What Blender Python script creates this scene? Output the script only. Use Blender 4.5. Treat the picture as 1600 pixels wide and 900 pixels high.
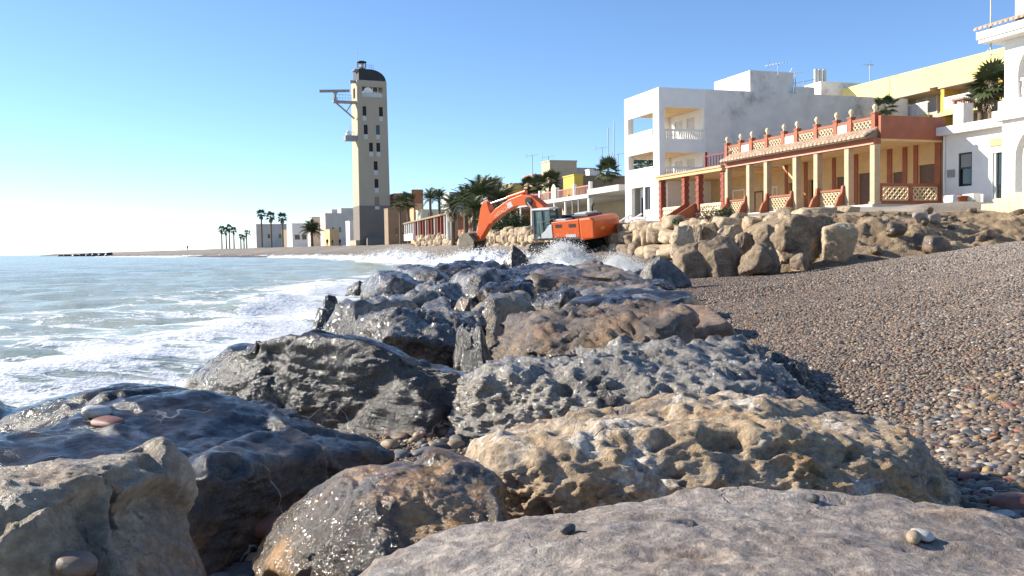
import bpy, bmesh, math, random
import numpy as np
from mathutils import Vector, Matrix, Euler

for o in list(bpy.data.objects): bpy.data.objects.remove(o)
SC = bpy.context.scene
COL = SC.collection
R = math.radians

# ------------------------------------------------------------------ camera, sky, sun, exposure
EYE = 1.2                       # metres above the sea
FPX = 1385.0                    # focal length in photo pixels (1600 wide)
PITCH = math.atan(64.0 / FPX)   # horizon crosses the picture centre at y = 386
ROLL = R(0.95)
cam_d = bpy.data.cameras.new('camera')
cam = bpy.data.objects.new('camera', cam_d); COL.objects.link(cam)
cam_d.sensor_width = 36.0
cam_d.lens = 36.0 * FPX / 1600.0
cam_d.clip_start = 0.05; cam_d.clip_end = 20000
Fv = Vector((0, math.cos(PITCH), -math.sin(PITCH)))
R0 = Vector((1, 0, 0)); U0 = R0.cross(Fv)
Rv = math.cos(ROLL) * R0 - math.sin(ROLL) * U0
Uv = math.sin(ROLL) * R0 + math.cos(ROLL) * U0
mw = Matrix((Rv, Uv, -Fv)).transposed().to_4x4()
mw.translation = Vector((0, 0, EYE))
cam.matrix_world = mw
SC.camera = cam

SUN_AZ, SUN_EL = R(-73), R(26)      # azimuth from the view direction (+Y), clockwise
world = bpy.data.worlds.new('World'); SC.world = world; world.use_nodes = True
wn = world.node_tree.nodes; wl = world.node_tree.links
sky = wn.new('ShaderNodeTexSky'); sky.sky_type = 'NISHITA'; sky.sun_disc = False
sky.sun_elevation = SUN_EL; sky.sun_rotation = SUN_AZ
sky.air_density = 0.75; sky.dust_density = 0.05; sky.ozone_density = 4.6; sky.altitude = 0
bg = wn['Background']; bg.inputs['Strength'].default_value = 0.12
wl.new(sky.outputs[0], bg.inputs[0])

sun_d = bpy.data.lights.new('sun', 'SUN'); sun_d.energy = 5.0; sun_d.angle = R(0.53)
sun_d.color = (1.0, 0.92, 0.79)
sun = bpy.data.objects.new('sun', sun_d); COL.objects.link(sun)
SUNV = Vector((math.sin(SUN_AZ) * math.cos(SUN_EL), math.cos(SUN_AZ) * math.cos(SUN_EL), math.sin(SUN_EL)))
sun.rotation_euler = SUNV.to_track_quat('Z', 'Y').to_euler()
sun.location = SUNV * 50

vs = SC.view_settings
vs.view_transform = 'Standard'; vs.look = 'None'; vs.exposure = 0.85; vs.gamma = 1.0
vs.use_curve_mapping = False
SC.cycles.max_bounces = 6
SC.cycles.sample_clamp_indirect = 6

# ------------------------------------------------------------------ photo pixel -> place
def ray(px, py):
    return (Fv + Rv * ((px - 800) / FPX) - Uv * ((py - 450) / FPX))
def D(px, py, d):                       # point at forward distance d
    v = ray(px, py); return Vector((0, 0, EYE)) + v * (d / v.y)
def T(px, py, z):                       # point where the ray reaches height z
    v = ray(px, py); return Vector((0, 0, EYE)) + v * ((z - EYE) / v.z)
def project(p):
    q = p - Vector((0, 0, EYE)); f = q.dot(Fv)
    return 800 + FPX * q.dot(Rv) / f, 450 - FPX * q.dot(Uv) / f
def solve_len(C, dr, px, hi=400.0):     # length along dr from C until the picture column px
    s = 1 if project(C + dr * 0.01)[0] > project(C)[0] else -1
    lo = 0.0
    for _ in range(50):
        m = (lo + hi) / 2
        if s * (project(C + dr * m)[0] - px) < 0: lo = m
        else: hi = m
    return lo

# ------------------------------------------------------------------ numpy noise
_rs = np.random.RandomState(7)
_perm = np.concatenate([_rs.permutation(256)] * 3)
_g = _rs.normal(size=(256, 3)); _g /= np.linalg.norm(_g, axis=1)[:, None]
def pnoise(p):
    p = np.asarray(p, float); i = np.floor(p).astype(int); f = p - i; i &= 255
    u = f * f * f * (f * (f * 6 - 15) + 10)
    def c(dx, dy, dz):
        h = _perm[_perm[_perm[(i[:, 0] + dx) & 255] + ((i[:, 1] + dy) & 255)] + ((i[:, 2] + dz) & 255)]
        g = _g[h]
        return g[:, 0] * (f[:, 0] - dx) + g[:, 1] * (f[:, 1] - dy) + g[:, 2] * (f[:, 2] - dz)
    def L(a, b, t): return a + t * (b - a)
    x00 = L(c(0,0,0), c(1,0,0), u[:, 0]); x10 = L(c(0,1,0), c(1,1,0), u[:, 0])
    x01 = L(c(0,0,1), c(1,0,1), u[:, 0]); x11 = L(c(0,1,1), c(1,1,1), u[:, 0])
    return L(L(x00, x10, u[:, 1]), L(x01, x11, u[:, 1]), u[:, 2]) * 1.5
def fbm(p, oct=4, lac=2.03, gain=0.5):
    s = 0; a = 1.0; p = np.asarray(p, float)
    for k in range(oct):
        s = s + a * pnoise(p + 13.7 * k); p = p * lac; a *= gain
    return s
def ridged(p, oct=4, gain=0.55):
    s = 0; a = 1.0; p = np.asarray(p, float)
    for k in range(oct):
        s = s + a * (1 - np.abs(pnoise(p + 5.1 * k)) * 2); p = p * 2.1; a *= gain
    return s
_wj = _rs.rand(256, 3)
def worley(p, vec=False):
    p = np.asarray(p, float); i = np.floor(p).astype(int)
    best = np.full(len(p), 9.0); best2 = best.copy(); idb = np.zeros(len(p), int); off = np.zeros((len(p), 3))
    for dx in (-1, 0, 1):
        for dy in (-1, 0, 1):
            for dz in (-1, 0, 1):
                c = i + (dx, dy, dz); cc = c & 255
                h = _perm[_perm[_perm[cc[:, 0]] + cc[:, 1]] + cc[:, 2]]
                dv_ = c + _wj[h] - p; d = np.sqrt((dv_*dv_).sum(1))
                m = d < best
                if vec: off[m] = dv_[m]
                best2 = np.where(m, best, np.minimum(best2, d)); idb = np.where(m, h, idb); best = np.where(m, d, best)
    return (best, best2, idb, off) if vec else (best, best2, idb)
def facet(p):
    """randomly tilted flat facets with creased borders, about -0.5 .. 0.5"""
    w1, w2, wid, off = worley(p, True)
    return ((off*_g[wid]).sum(1)*.9+(_wj[wid][:, 0]-.5)*.6)*sstep(0, .16, w2-w1)
def sstep(a, b, x):
    t = np.clip((x - a) / (b - a), 0, 1); return t * t * (3 - 2 * t)

# ------------------------------------------------------------------ object helpers
def link(name, me, mat=None, parent=None):
    o = bpy.data.objects.new(name, me); COL.objects.link(o)
    if mat is not None and me is not None:
        if not me.materials: me.materials.append(mat)
    if parent is not None: o.parent = parent
    return o
def tag(o, label=None, cat=None, group=None, kind=None):
    if label: o['label'] = label
    if cat: o['category'] = cat
    if group: o['group'] = group
    if kind: o['kind'] = kind
    return o
def empty(name, loc=(0, 0, 0), rz=0.0, label=None, cat=None, group=None):
    o = bpy.data.objects.new(name, None); COL.objects.link(o)
    o.location = loc; o.rotation_euler = (0, 0, rz); o.empty_display_size = 0.2
    return tag(o, label, cat, group)
def np_mesh(name, v, f, smooth=True):
    me = bpy.data.meshes.new(name); v = np.asarray(v, np.float32); f = np.asarray(f, np.int32)
    k = f.shape[1]
    me.vertices.add(len(v)); me.vertices.foreach_set('co', v.ravel())
    me.loops.add(f.size); me.loops.foreach_set('vertex_index', f.ravel())
    me.polygons.add(len(f)); me.polygons.foreach_set('loop_start', np.arange(0, f.size, k, dtype=np.int32))
    me.update(calc_edges=True)
    me.polygons.foreach_set('use_smooth', np.full(len(f), smooth))
    me.update()
    return me
def copy_tree(o, parent=None):
    c = o.copy(); COL.objects.link(c); c.parent = parent
    for ch in o.children: copy_tree(ch, c)
    return c

class MB:
    """collects boxes, bars, tubes and prisms into one mesh"""
    def __init__(s): s.v = []; s.f = []; s.sm = []
    def add(s, vs, fs, smooth=False):
        b = len(s.v); s.v += [tuple(q) for q in vs]
        for q in fs: s.f.append(tuple(b + i for i in q)); s.sm.append(smooth)
        return s
    def box(s, x0, x1, y0, y1, z0, z1, M=None, bev=0.0):
        if x0 > x1: x0, x1 = x1, x0
        if y0 > y1: y0, y1 = y1, y0
        if z0 > z1: z0, z1 = z1, z0
        if bev > 0:
            bev = min(bev, (x1-x0)*.45, (y1-y0)*.45, (z1-z0)*.45)
            vs = []; 
            bm = bmesh.new()
            bmesh.ops.create_cube(bm, size=1)
            for q in bm.verts: q.co = Vector((x0+(q.co.x+.5)*(x1-x0), y0+(q.co.y+.5)*(y1-y0), z0+(q.co.z+.5)*(z1-z0)))
            bmesh.ops.bevel(bm, geom=list(bm.edges), offset=bev, segments=2, affect='EDGES', profile=.5)
            bm.verts.index_update()
            vs = [q.co.copy() for q in bm.verts]; fs = [[q.index for q in p.verts] for p in bm.faces]; bm.free()
        else:
            vs = [Vector(q) for q in ((x0,y0,z0),(x1,y0,z0),(x1,y1,z0),(x0,y1,z0),(x0,y0,z1),(x1,y0,z1),(x1,y1,z1),(x0,y1,z1))]
            fs = [(0,3,2,1),(4,5,6,7),(0,1,5,4),(1,2,6,5),(2,3,7,6),(3,0,4,7)]
        if M is not None: vs = [M @ q for q in vs]
        return s.add(vs, fs)
    def bar(s, a, b, w, h=None, up=(0, 0, 1)):      # square bar from a to b
        a = Vector(a); b = Vector(b); h = w if h is None else h
        d = (b - a).normalized(); upv = Vector(up)
        if abs(d.dot(upv)) > .99: upv = Vector((1, 0, 0))
        x = d.cross(upv).normalized() * (w / 2); y = x.cross(d).normalized() * (h / 2)
        vs = [a-x-y, a+x-y, a+x+y, a-x+y, b-x-y, b+x-y, b+x+y, b-x+y]
        return s.add(vs, [(0,3,2,1),(4,5,6,7),(0,1,5,4),(1,2,6,5),(2,3,7,6),(3,0,4,7)])
    def tube(s, pts, rad, n=8, cap=True, smooth=True):
        pts = [Vector(q) for q in pts]; rad = rad if isinstance(rad, (list, tuple)) else [rad] * len(pts)
        vs = []; fs = []
        for i, q in enumerate(pts):
            d = (pts[min(i+1, len(pts)-1)] - pts[max(i-1, 0)]).normalized()
            up = Vector((0, 0, 1)) if abs(d.z) < .95 else Vector((1, 0, 0))
            x = d.cross(up).normalized(); y = x.cross(d)
            for k in range(n):
                a = 2 * math.pi * k / n
                vs.append(q + (x * math.cos(a) + y * math.sin(a)) * rad[i])
        for i in range(len(pts) - 1):
            for k in range(n):
                fs.append((i*n+k, i*n+(k+1) % n, (i+1)*n+(k+1) % n, (i+1)*n+k))
        s.add(vs, fs, smooth)
        if cap:
            m = len(pts) - 1
            s.add(vs[:n], [tuple(range(n))]); s.add(vs[m*n:], [tuple(reversed(range(n)))])
        return s
    def lathe(s, prof, c=(0, 0, 0), n=12, smooth=True):
        c = Vector(c); vs = []; fs = []
        for r, z in prof:
            for k in range(n):
                a = 2*math.pi*k/n; vs.append(c + Vector((r*math.cos(a), r*math.sin(a), z)))
        for i in range(len(prof)-1):
            for k in range(n): fs.append((i*n+k, i*n+(k+1) % n, (i+1)*n+(k+1) % n, (i+1)*n+k))
        return s.add(vs, fs, smooth)
    def prism(s, poly, y0, y1, M=None):             # polygon (x, z) extruded along y
        n = len(poly)
        vs = [Vector((x, y0, z)) for x, z in poly] + [Vector((x, y1, z)) for x, z in poly]
        fs = [tuple(range(n)), tuple(reversed(range(n, 2*n)))]
        for i in range(n):
            j = (i+1) % n; fs.append((i, n+i, n+j, j))
        if M is not None: vs = [M @ q for q in vs]
        return s.add(vs, fs)
    def wall(s, x0, x1, z0, z1, y0, th, holes=(), axis='x', M=None):
        """upright wall with real openings; axis x: runs in x, thickness y0..y0+th; axis y: runs in y"""
        xs = sorted({x0, x1, *[h[0] for h in holes], *[h[1] for h in holes]}); xs = [q for q in xs if x0-1e-6 <= q <= x1+1e-6]
        zs = sorted({z0, z1, *[h[2] for h in holes], *[h[3] for h in holes]}); zs = [q for q in zs if z0-1e-6 <= q <= z1+1e-6]
        nx, nz = len(xs)-1, len(zs)-1
        def solid(i, j):
            if i < 0 or j < 0 or i >= nx or j >= nz: return False
            cx, cz = (xs[i]+xs[i+1])/2, (zs[j]+zs[j+1])/2
            return not any(h[0] < cx < h[1] and h[2] < cz < h[3] for h in holes)
        def q4(a, b, c, d):
            vs = [Vector(p) if axis == 'x' else Vector((p[1], p[0], p[2])) for p in (a, b, c, d)]
            if M is not None: vs = [M @ p for p in vs]
            s.add(vs, [(0, 1, 2, 3)])
        y1 = y0 + th
        for i in range(nx):
            for j in range(nz):
                if not solid(i, j): continue
                a, b, c, d = xs[i], xs[i+1], zs[j], zs[j+1]
                q4((a,y0,c),(b,y0,c),(b,y0,d),(a,y0,d)); q4((b,y1,c),(a,y1,c),(a,y1,d),(b,y1,d))
                if not solid(i-1, j): q4((a,y1,c),(a,y0,c),(a,y0,d),(a,y1,d))
                if not solid(i+1, j): q4((b,y0,c),(b,y1,c),(b,y1,d),(b,y0,d))
                if not solid(i, j-1): q4((a,y1,c),(b,y1,c),(b,y0,c),(a,y0,c))
                if not solid(i, j+1): q4((a,y0,d),(b,y0,d),(b,y1,d),(a,y1,d))
        return s
    def build(s, name, mat, parent=None):
        me = bpy.data.meshes.new(name); me.from_pydata([tuple(q) for q in s.v], [], s.f)
        me.polygons.foreach_set('use_smooth', s.sm)
        bm = bmesh.new(); bm.from_mesh(me); bmesh.ops.recalc_face_normals(bm, faces=bm.faces); bm.to_mesh(me); bm.free()
        me.update()
        return link(name, me, mat, parent)

# ------------------------------------------------------------------ materials
def new_mat(name):
    m = bpy.data.materials.new(name); m.use_nodes = True
    return m, m.node_tree.nodes, m.node_tree.links, m.node_tree.nodes['Principled BSDF']
def c4(c): return (c[0], c[1], c[2], 1.0)
def tex_noise(n, l, vec, scale, detail=6, rough=.55, dist=0.0):
    t = n.new('ShaderNodeTexNoise'); t.inputs['Scale'].default_value = scale; t.inputs['Detail'].default_value = detail
    t.inputs['Roughness'].default_value = rough; t.inputs['Distortion'].default_value = dist
    if vec is not None: l.new(vec, t.inputs['Vector'])
    return t.outputs['Fac']
def ramp(n, l, fac, stops):
    r = n.new('ShaderNodeValToRGB'); e = r.color_ramp.elements
    while len(e) < len(stops): e.new(0.5)
    for q, (p, c) in zip(e, stops):
        q.position = p; q.color = c4(c) if isinstance(c, (tuple, list)) else (c, c, c, 1)
    l.new(fac, r.inputs['Fac']); return r.outputs['Color']
def mix(n, l, fac, a, b, mode='MIX'):
    m = n.new('ShaderNodeMix'); m.data_type = 'RGBA'; m.blend_type = mode
    for sock, v in ((m.inputs[0], fac), (m.inputs[6], a), (m.inputs[7], b)):
        if isinstance(v, bpy.types.NodeSocket): l.new(v, sock)
        elif isinstance(v, (tuple, list)): sock.default_value = c4(v)
        else: sock.default_value = v
    return m.outputs[2]
def math_n(n, l, op, a, b=None, clamp=False):
    m = n.new('ShaderNodeMath'); m.operation = op; m.use_clamp = clamp
    for sock, v in ((m.inputs[0], a), (m.inputs[1], b)):
        if v is None: continue
        if isinstance(v, bpy.types.NodeSocket): l.new(v, sock)
        else: sock.default_value = v
    return m.outputs[0]
def mrange(n, l, v, a, b, c, d):
    m = n.new('ShaderNodeMapRange'); m.interpolation_type = 'SMOOTHSTEP'
    l.new(v, m.inputs['Value'])
    for k, q in zip(('From Min', 'From Max', 'To Min', 'To Max'), (a, b, c, d)): m.inputs[k].default_value = q
    return m.outputs['Result']
def bump(n, l, h, strength, dist, normal=None):
    b = n.new('ShaderNodeBump'); b.inputs['Strength'].default_value = strength; b.inputs['Distance'].default_value = dist
    l.new(h, b.inputs['Height'])
    if normal is not None: l.new(normal, b.inputs['Normal'])
    return b.outputs['Normal']
def coords(n, l, kind='Object'):
    return n.new('ShaderNodeTexCoord').outputs[kind]

def plain(name, col, rough=.6, var=.12, scale=3.0, bs=.15, bd=.01, metal=0.0, dirt=None, dirt_amt=.5, spec=.5):
    """painted or plastered surface: slight patchiness, fine relief, optional stains"""
    m, n, l, b = new_mat(name); v = coords(n, l)
    a = tex_noise(n, l, v, scale, 6)
    lo = tuple(max(0, q * (1 - var)) for q in col); hi = tuple(min(1, q * (1 + var)) for q in col)
    c = ramp(n, l, a, [(.3, lo), (.7, hi)])
    if dirt is not None:
        st = tex_noise(n, l, v, scale * .35, 8, .65)
        c = mix(n, l, math_n(n, l, 'MULTIPLY', mrange(n, l, st, .52, .72, 0, 1), dirt_amt), c, dirt)
    l.new(c, b.inputs['Base Color'])
    f = tex_noise(n, l, v, scale * 14, 4)
    l.new(mrange(n, l, f, .2, .8, max(.02, rough - .12), min(1, rough + .12)), b.inputs['Roughness'])
    b.inputs['Metallic'].default_value = metal
    b.inputs['Specular IOR Level'].default_value = spec
    if bs > 0: l.new(bump(n, l, f, bs, bd), b.inputs['Normal'])
    return m
def glassy(name, col=(.02, .03, .035), rough=.08):
    m, n, l, b = new_mat(name); v = coords(n, l)
    l.new(ramp(n, l, tex_noise(n, l, v, 2.0, 3), [(.3, tuple(q*.7 for q in col)), (.7, tuple(q*1.4 for q in col))]), b.inputs['Base Color'])
    b.inputs['Roughness'].default_value = rough; b.inputs['Specular IOR Level'].default_value = .6
    return m
# ------------------------------------------------------------------ land, shore and sea
SHORE = np.array([(-3.4, -6), (-2.9, 0), (-2.4, 4), (-2.2, 8), (-1.6, 12), (0, 18), (3, 25), (5.6, 30), (8.6, 35), (9.2, 45), (7.5, 51),
                  (2, 55), (-4, 62), (-10, 80), (-18, 105), (-28, 140), (-45, 165), (-66, 195), (-144, 332), (-318, 640), (-430, 800), (-300, 900), (400, 1500)], float)
WALL = np.array([(90, 30), (30, 33), (14.6, 34), (14.2, 38), (7.6, 59.5), (5.8, 66), (2.5, 76), (-3, 92), (-9, 112), (-15, 150), (-17, 178), (-24, 215), (-50, 260), (-110, 400), (-200, 620)], float)
def sdist(poly, x, y):
    """signed distance to a polyline, positive on its right-hand side"""
    best = np.full(x.shape, 1e9); sg = np.ones(x.shape)
    for (ax, ay), (bx, by) in zip(poly[:-1], poly[1:]):
        dx, dy = bx-ax, by-ay; L2 = dx*dx+dy*dy
        t = np.clip(((x-ax)*dx+(y-ay)*dy)/L2, 0, 1)
        qx, qy = x-(ax+t*dx), y-(ay+t*dy); d = np.hypot(qx, qy)
        cr = dx*qy-dy*qx
        m = d < best - 1e-9
        best = np.where(m, d, best); sg = np.where(m, np.where(cr < 0, 1.0, -1.0), sg)
    return best*sg
PLAT = 2.75
def ground_z(x, y, rough=True):
    x = np.asarray(x, float); y = np.asarray(y, float)
    ds = sdist(SHORE, x, y)
    near = np.where(ds < 0, ds*.18, np.where(ds < 4, .05*ds, .2+.15*(ds-4)))
    near = np.where(near > 1.0, 1.0+.32*(1-np.exp(-(near-1.0)/.32)), near)
    mid = np.where(ds < 0, ds*.15, .14*ds); mid = np.minimum(mid, 1.0+.03*ds)
    far = np.where(ds < 0, ds*.15, np.minimum(.15*ds, 1.75+.012*ds))
    t1 = sstep(36, 50, y); t2 = sstep(70, 115, y)
    z = near*(1-t1)+mid*t1; z = z*(1-t2)+far*t2
    dw = sdist(WALL, x, y)
    wide = np.where((x > 11) & (y < 40), 3.2, .9)
    lift = sstep(-.1, 1, dw/wide)
    z = z*(1-lift)+np.maximum(z, PLAT)*lift
    if rough:
        p = np.stack([x, y, 0*x], 1) if x.ndim == 1 else None
        if p is not None:
            z = z+.05*fbm(p*.35, 3)*np.clip(ds*.3, 0, 1)+.02*fbm(p*1.7, 3)*np.clip(ds*.3, 0, 1)
            z = z+.22*fbm(p*np.array([.12, .07, 1]), 4)*sstep(60, 100, y)*sstep(2, 10, ds)
    return z
def polar_grid(a0, a1, na, r0, r1, nr):
    a = np.radians(np.linspace(a0, a1, na)); r = np.geomspace(r0, r1, nr)
    A, Rr = np.meshgrid(a, r)
    x = (np.sin(A)*Rr).ravel(); y = (np.cos(A)*Rr).ravel()
    i = np.arange(nr-1)[:, None]*na+np.arange(na-1)[None, :]
    f = np.stack([i, i+1, i+na+1, i+na], -1).reshape(-1, 4)[:, ::-1]
    return x, y, f

# shingle and far-beach colours
def ground_mat():
    m, n, l, b = new_mat('shingle_ground')
    v = n.new('ShaderNodeNewGeometry').outputs['Position']
    vo = n.new('ShaderNodeTexVoronoi'); vo.inputs['Scale'].default_value = 22; l.new(v, vo.inputs['Vector'])
    hue = n.new('ShaderNodeSeparateColor'); l.new(vo.outputs['Color'], hue.inputs[0])
    st = ramp(n, l, hue.outputs[0], [(0, (.07, .058, .046)), (.35, (.15, .115, .085)), (.6, (.21, .165, .12)), (.85, (.16, .1, .07)), (1, (.32, .27, .215))])
    bigger = tex_noise(n, l, v, .35, 6)
    c = mix(n, l, mrange(n, l, bigger, .35, .65, 0, .5), st, (.21, .17, .13))
    far = tex_noise(n, l, v, .06, 8, .65)
    c = mix(n, l, mrange(n, l, far, .45, .62, 0, .55), c, (.30, .25, .19))
    strew = n.new('ShaderNodeMapping'); strew.inputs['Scale'].default_value = (.35, .12, 1); strew.inputs['Rotation'].default_value = (0, 0, R(25)); l.new(v, strew.inputs[0])
    c = mix(n, l, mrange(n, l, tex_noise(n, l, strew.outputs[0], 1.0, 9, .72), .54, .66, 0, .75), c, (.075, .06, .047))
    dirt = tex_noise(n, l, v, .9, 8, .7)
    c = mix(n, l, mrange(n, l, dirt, .55, .7, 0, .5), c, (.12, .095, .07))
    # wet, darker stones close to the water line
    at = n.new('ShaderNodeAttribute'); at.attribute_name = 'wet'
    c = mix(n, l, at.outputs['Fac'], c, mix(n, l, 1.0, c, (.45, .43, .42), 'MULTIPLY'))

    ps = n.new('ShaderNodeSeparateXYZ'); l.new(n.new('ShaderNodeNewGeometry').outputs['Position'], ps.inputs[0])
    dry = mrange(n, l, ps.outputs['Z'], .35, 1.15, 0, .75)      # dry stones higher up are paler and greyer
    c = mix(n, l, dry, c, mix(n, l, .5, c, (.36, .32, .275)))
    l.new(c, b.inputs['Base Color'])
    l.new(mrange(n, l, at.outputs['Fac'], 0, 1, .85, .35), b.inputs['Roughness'])
    h = math_n(n, l, 'ADD', math_n(n, l, 'MULTIPLY', vo.outputs['Distance'], -1.0), math_n(n, l, 'MULTIPLY', tex_noise(n, l, v, 5, 6), .8))
    l.new(bump(n, l, h, .8, .03), b.inputs['Normal'])
    return m
x, y, f = polar_grid(-80, 84, 520, .5, 1600, 330)
z = ground_z(x, y)
me = np_mesh('beach', np.stack([x, y, z], 1), f)
wet = sstep(.45, .05, z)*sstep(-9, 1, y)
at = me.attributes.new('wet', 'FLOAT', 'POINT'); at.data.foreach_set('value', wet.astype(np.float32))
beach = link('beach', me, ground_mat()); tag(beach, 'grey brown shingle beach rising from the water to the houses', kind='structure')

# sea
GROIN_L = np.array([(-3.6, -3), (-3.2, 2), (-2.8, 5), (-3.0, 8), (-3.0, 14), (-4.0, 22), (-4.6, 31), (-3, 34), (6, 33)], float)
def sea_mat():
    m, n, l, b = new_mat('sea_water')
    v = n.new('ShaderNodeNewGeometry').outputs['Position']
    fo = n.new('ShaderNodeAttribute'); fo.attribute_name = 'foam'; fo = fo.outputs['Fac']
    mp = n.new('ShaderNodeMapping'); mp.inputs['Rotation'].default_value = (0, 0, R(-14)); mp.inputs['Scale'].default_value = (.55, 1.25, 1); l.new(v, mp.inputs[0])
    ws = mp.outputs[0]
    warp = n.new('ShaderNodeTexNoise'); warp.inputs['Scale'].default_value = .8; warp.inputs['Detail'].default_value = 5; l.new(ws, warp.inputs['Vector'])
    dv = n.new('ShaderNodeVectorMath'); dv.operation = 'MULTIPLY_ADD'; l.new(warp.outputs['Color'], dv.inputs[0]); dv.inputs[1].default_value = (2.2, 2.2, 0); l.new(ws, dv.inputs[2])
    vo = n.new('ShaderNodeTexVoronoi'); vo.feature = 'DISTANCE_TO_EDGE'; vo.inputs['Scale'].default_value = 1.6; l.new(dv.outputs[0], vo.inputs['Vector'])
    lace = mrange(n, l, vo.outputs['Distance'], 0.0, .22, 1, 0)
    vo2 = n.new('ShaderNodeTexVoronoi'); vo2.feature = 'DISTANCE_TO_EDGE'; vo2.inputs['Scale'].default_value = 5.5; l.new(dv.outputs[0], vo2.inputs['Vector'])
    lace2 = mrange(n, l, vo2.outputs['Distance'], 0.0, .2, 1, 0)
    fb = tex_noise(n, l, ws, 1.1, 9, .62, .6)
    s = math_n(n, l, 'ADD', math_n(n, l, 'MULTIPLY', lace, .34), math_n(n, l, 'MULTIPLY', lace2, .2))
    s = math_n(n, l, 'ADD', s, math_n(n, l, 'MULTIPLY', mrange(n, l, fb, .32, .68, 0, 1), .62))
    th = math_n(n, l, 'SUBTRACT', 1.12, math_n(n, l, 'MULTIPLY', fo, 1.0))
    d = math_n(n, l, 'SUBTRACT', s, th)
    mask = mrange(n, l, d, -.12, .16, 0, 1)
    deep = tex_noise(n, l, v, .16, 5, .6)
    wc = ramp(n, l, deep, [(.3, (.34, .40, .325)), (.55, (.42, .455, .345)), (.75, (.50, .50, .36))])
    c = mix(n, l, mask, wc, (.82, .83, .82))
    l.new(c, b.inputs['Base Color'])
    l.new(mrange(n, l, mask, 0, 1, .24, .7), b.inputs['Roughness'])
    b.inputs['IOR'].default_value = 1.33
    b1 = tex_noise(n, l, ws, 1.4, 4, .55, .4); b2 = tex_noise(n, l, ws, 6.5, 5, .6, .5)
    h = math_n(n, l, 'ADD', b1, math_n(n, l, 'MULTIPLY', b2, .3))
    n1 = bump(n, l, h, .55, .16)
    n2 = bump(n, l, math_n(n, l, 'MULTIPLY', mask, tex_noise(n, l, v, 14, 5)), .5, .05, n1)
    l.new(n2, b.inputs['Normal'])
    return m
x, y, f = polar_grid(-100, 60, 620, 1.0, 9000, 420)
r = np.hypot(x, y)
dg = -sdist(GROIN_L, x, y)                    # distance out from the groyne's seaward edge
dsh = -sdist(SHORE, x, y)
p = np.stack([x, y, 0*x], 1)
fade = sstep(260, 60, r)
w = np.zeros_like(x)
for kx, ky, amp, ph in ((.50, -.75, .085, 0), (.95, -1.05, .05, 1.7), (.3, -1.5, .04, .4), (1.7, -1.9, .024, 2.2), (-.5, -2.4, .02, 5.)):
    q = kx*x+ky*y+ph+.9*fbm(p*.12+ph, 2)
    w += amp*(np.sin(q)+.35*np.sin(2*q+.6))
w += .05*fbm(p*np.array([.9, 1.5, 1]), 4)*sstep(90, 25, r)
w *= fade
w += .14*fade*np.exp(-(((dg-1.6)/1.0)**2))*(.6+.6*fbm(p*.5, 2))*(y > -2)*(y < 32)
w *= .35+.65*sstep(-1, 3, dsh)
foam = .9*sstep(6.2, .4, np.abs(dg)+1.6*fbm(p*.25, 3))*(y < 36)
foam = np.maximum(foam, .42*sstep(10.5, 3.0, np.abs(dg)+1.4*fbm(p*.3, 2))*(y < 26))
foam = np.maximum(foam, .86*sstep(32, 36, y)*sstep(60, 50, y)*sstep(-10, -3, x))
foam = np.maximum(foam, .95*sstep(6, 1, dsh+2*fbm(p*.1, 3))*sstep(40, 60, y)*sstep(420, 220, r))
foam = np.maximum(foam, .12)
me = np_mesh('sea', np.stack([x, y, w], 1), f)
at = me.attributes.new('foam', 'FLOAT', 'POINT'); at.data.foreach_set('value', foam.astype(np.float32))
sea = link('sea', me, sea_mat()); tag(sea, 'milky turquoise sea with lacy white foam against the rocks', kind='structure')
# ------------------------------------------------------------------ rocks
_ico = {}
def ico(level):
    if level not in _ico:
        bm = bmesh.new(); bmesh.ops.create_icosphere(bm, subdivisions=level, radius=1.0); bm.verts.index_update()
        v = np.array([q.co[:] for q in bm.verts]); f = np.array([[q.index for q in p.verts] for p in bm.faces]); bm.free()
        v /= np.linalg.norm(v, axis=1)[:, None]
        _ico[level] = (v, f)
    return _ico[level]
def vnormals(v, f):
    a, b, c = v[f[:, 0]], v[f[:, 1]], v[f[:, 2]]; fn = np.cross(b-a, c-a)
    n = np.zeros_like(v)
    for k in range(3):
        for q in range(3): n[:, q] += np.bincount(f[:, k], fn[:, q], len(v))
    return n/(np.linalg.norm(n, axis=1)[:, None]+1e-12)
def soft_poly(dirs, N, d, sharp):
    """radius of a convex body given by planes N.x <= d, corners eased by a soft minimum"""
    out = np.empty(len(dirs))
    for a in range(0, len(dirs), 20000):
        inv = np.maximum(dirs[a:a+20000] @ N.T, 1e-6)/d[None, :]
        mx = inv.max(1)
        out[a:a+20000] = 1.0/(mx*(np.exp(sharp*(inv/mx[:, None]-1)).sum(1))**(1.0/sharp))
    return out
def hull_planes(pts):
    bm = bmesh.new()
    for q in pts: bm.verts.new(q)
    bmesh.ops.convex_hull(bm, input=bm.verts)
    bm.normal_update(); bmesh.ops.recalc_face_normals(bm, faces=bm.faces)
    N = []; d = []; c = np.mean([q.co[:] for q in bm.verts if q.link_faces], axis=0)
    for p in bm.faces:
        nn = np.array(p.normal[:]); dd = nn @ (np.array(p.verts[0].co[:])-c)
        if dd < 0: nn, dd = -nn, -dd
        if dd > 1e-4: N.append(nn); d.append(dd)
    bm.free()
    N = np.array(N); d = np.array(d); keep = []
    for i in range(len(N)):
        if not any(N[i] @ N[j] > .9995 and abs(d[i]-d[j]) < .01 for j in keep): keep.append(i)
    return c, N[keep], d[keep]
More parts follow.
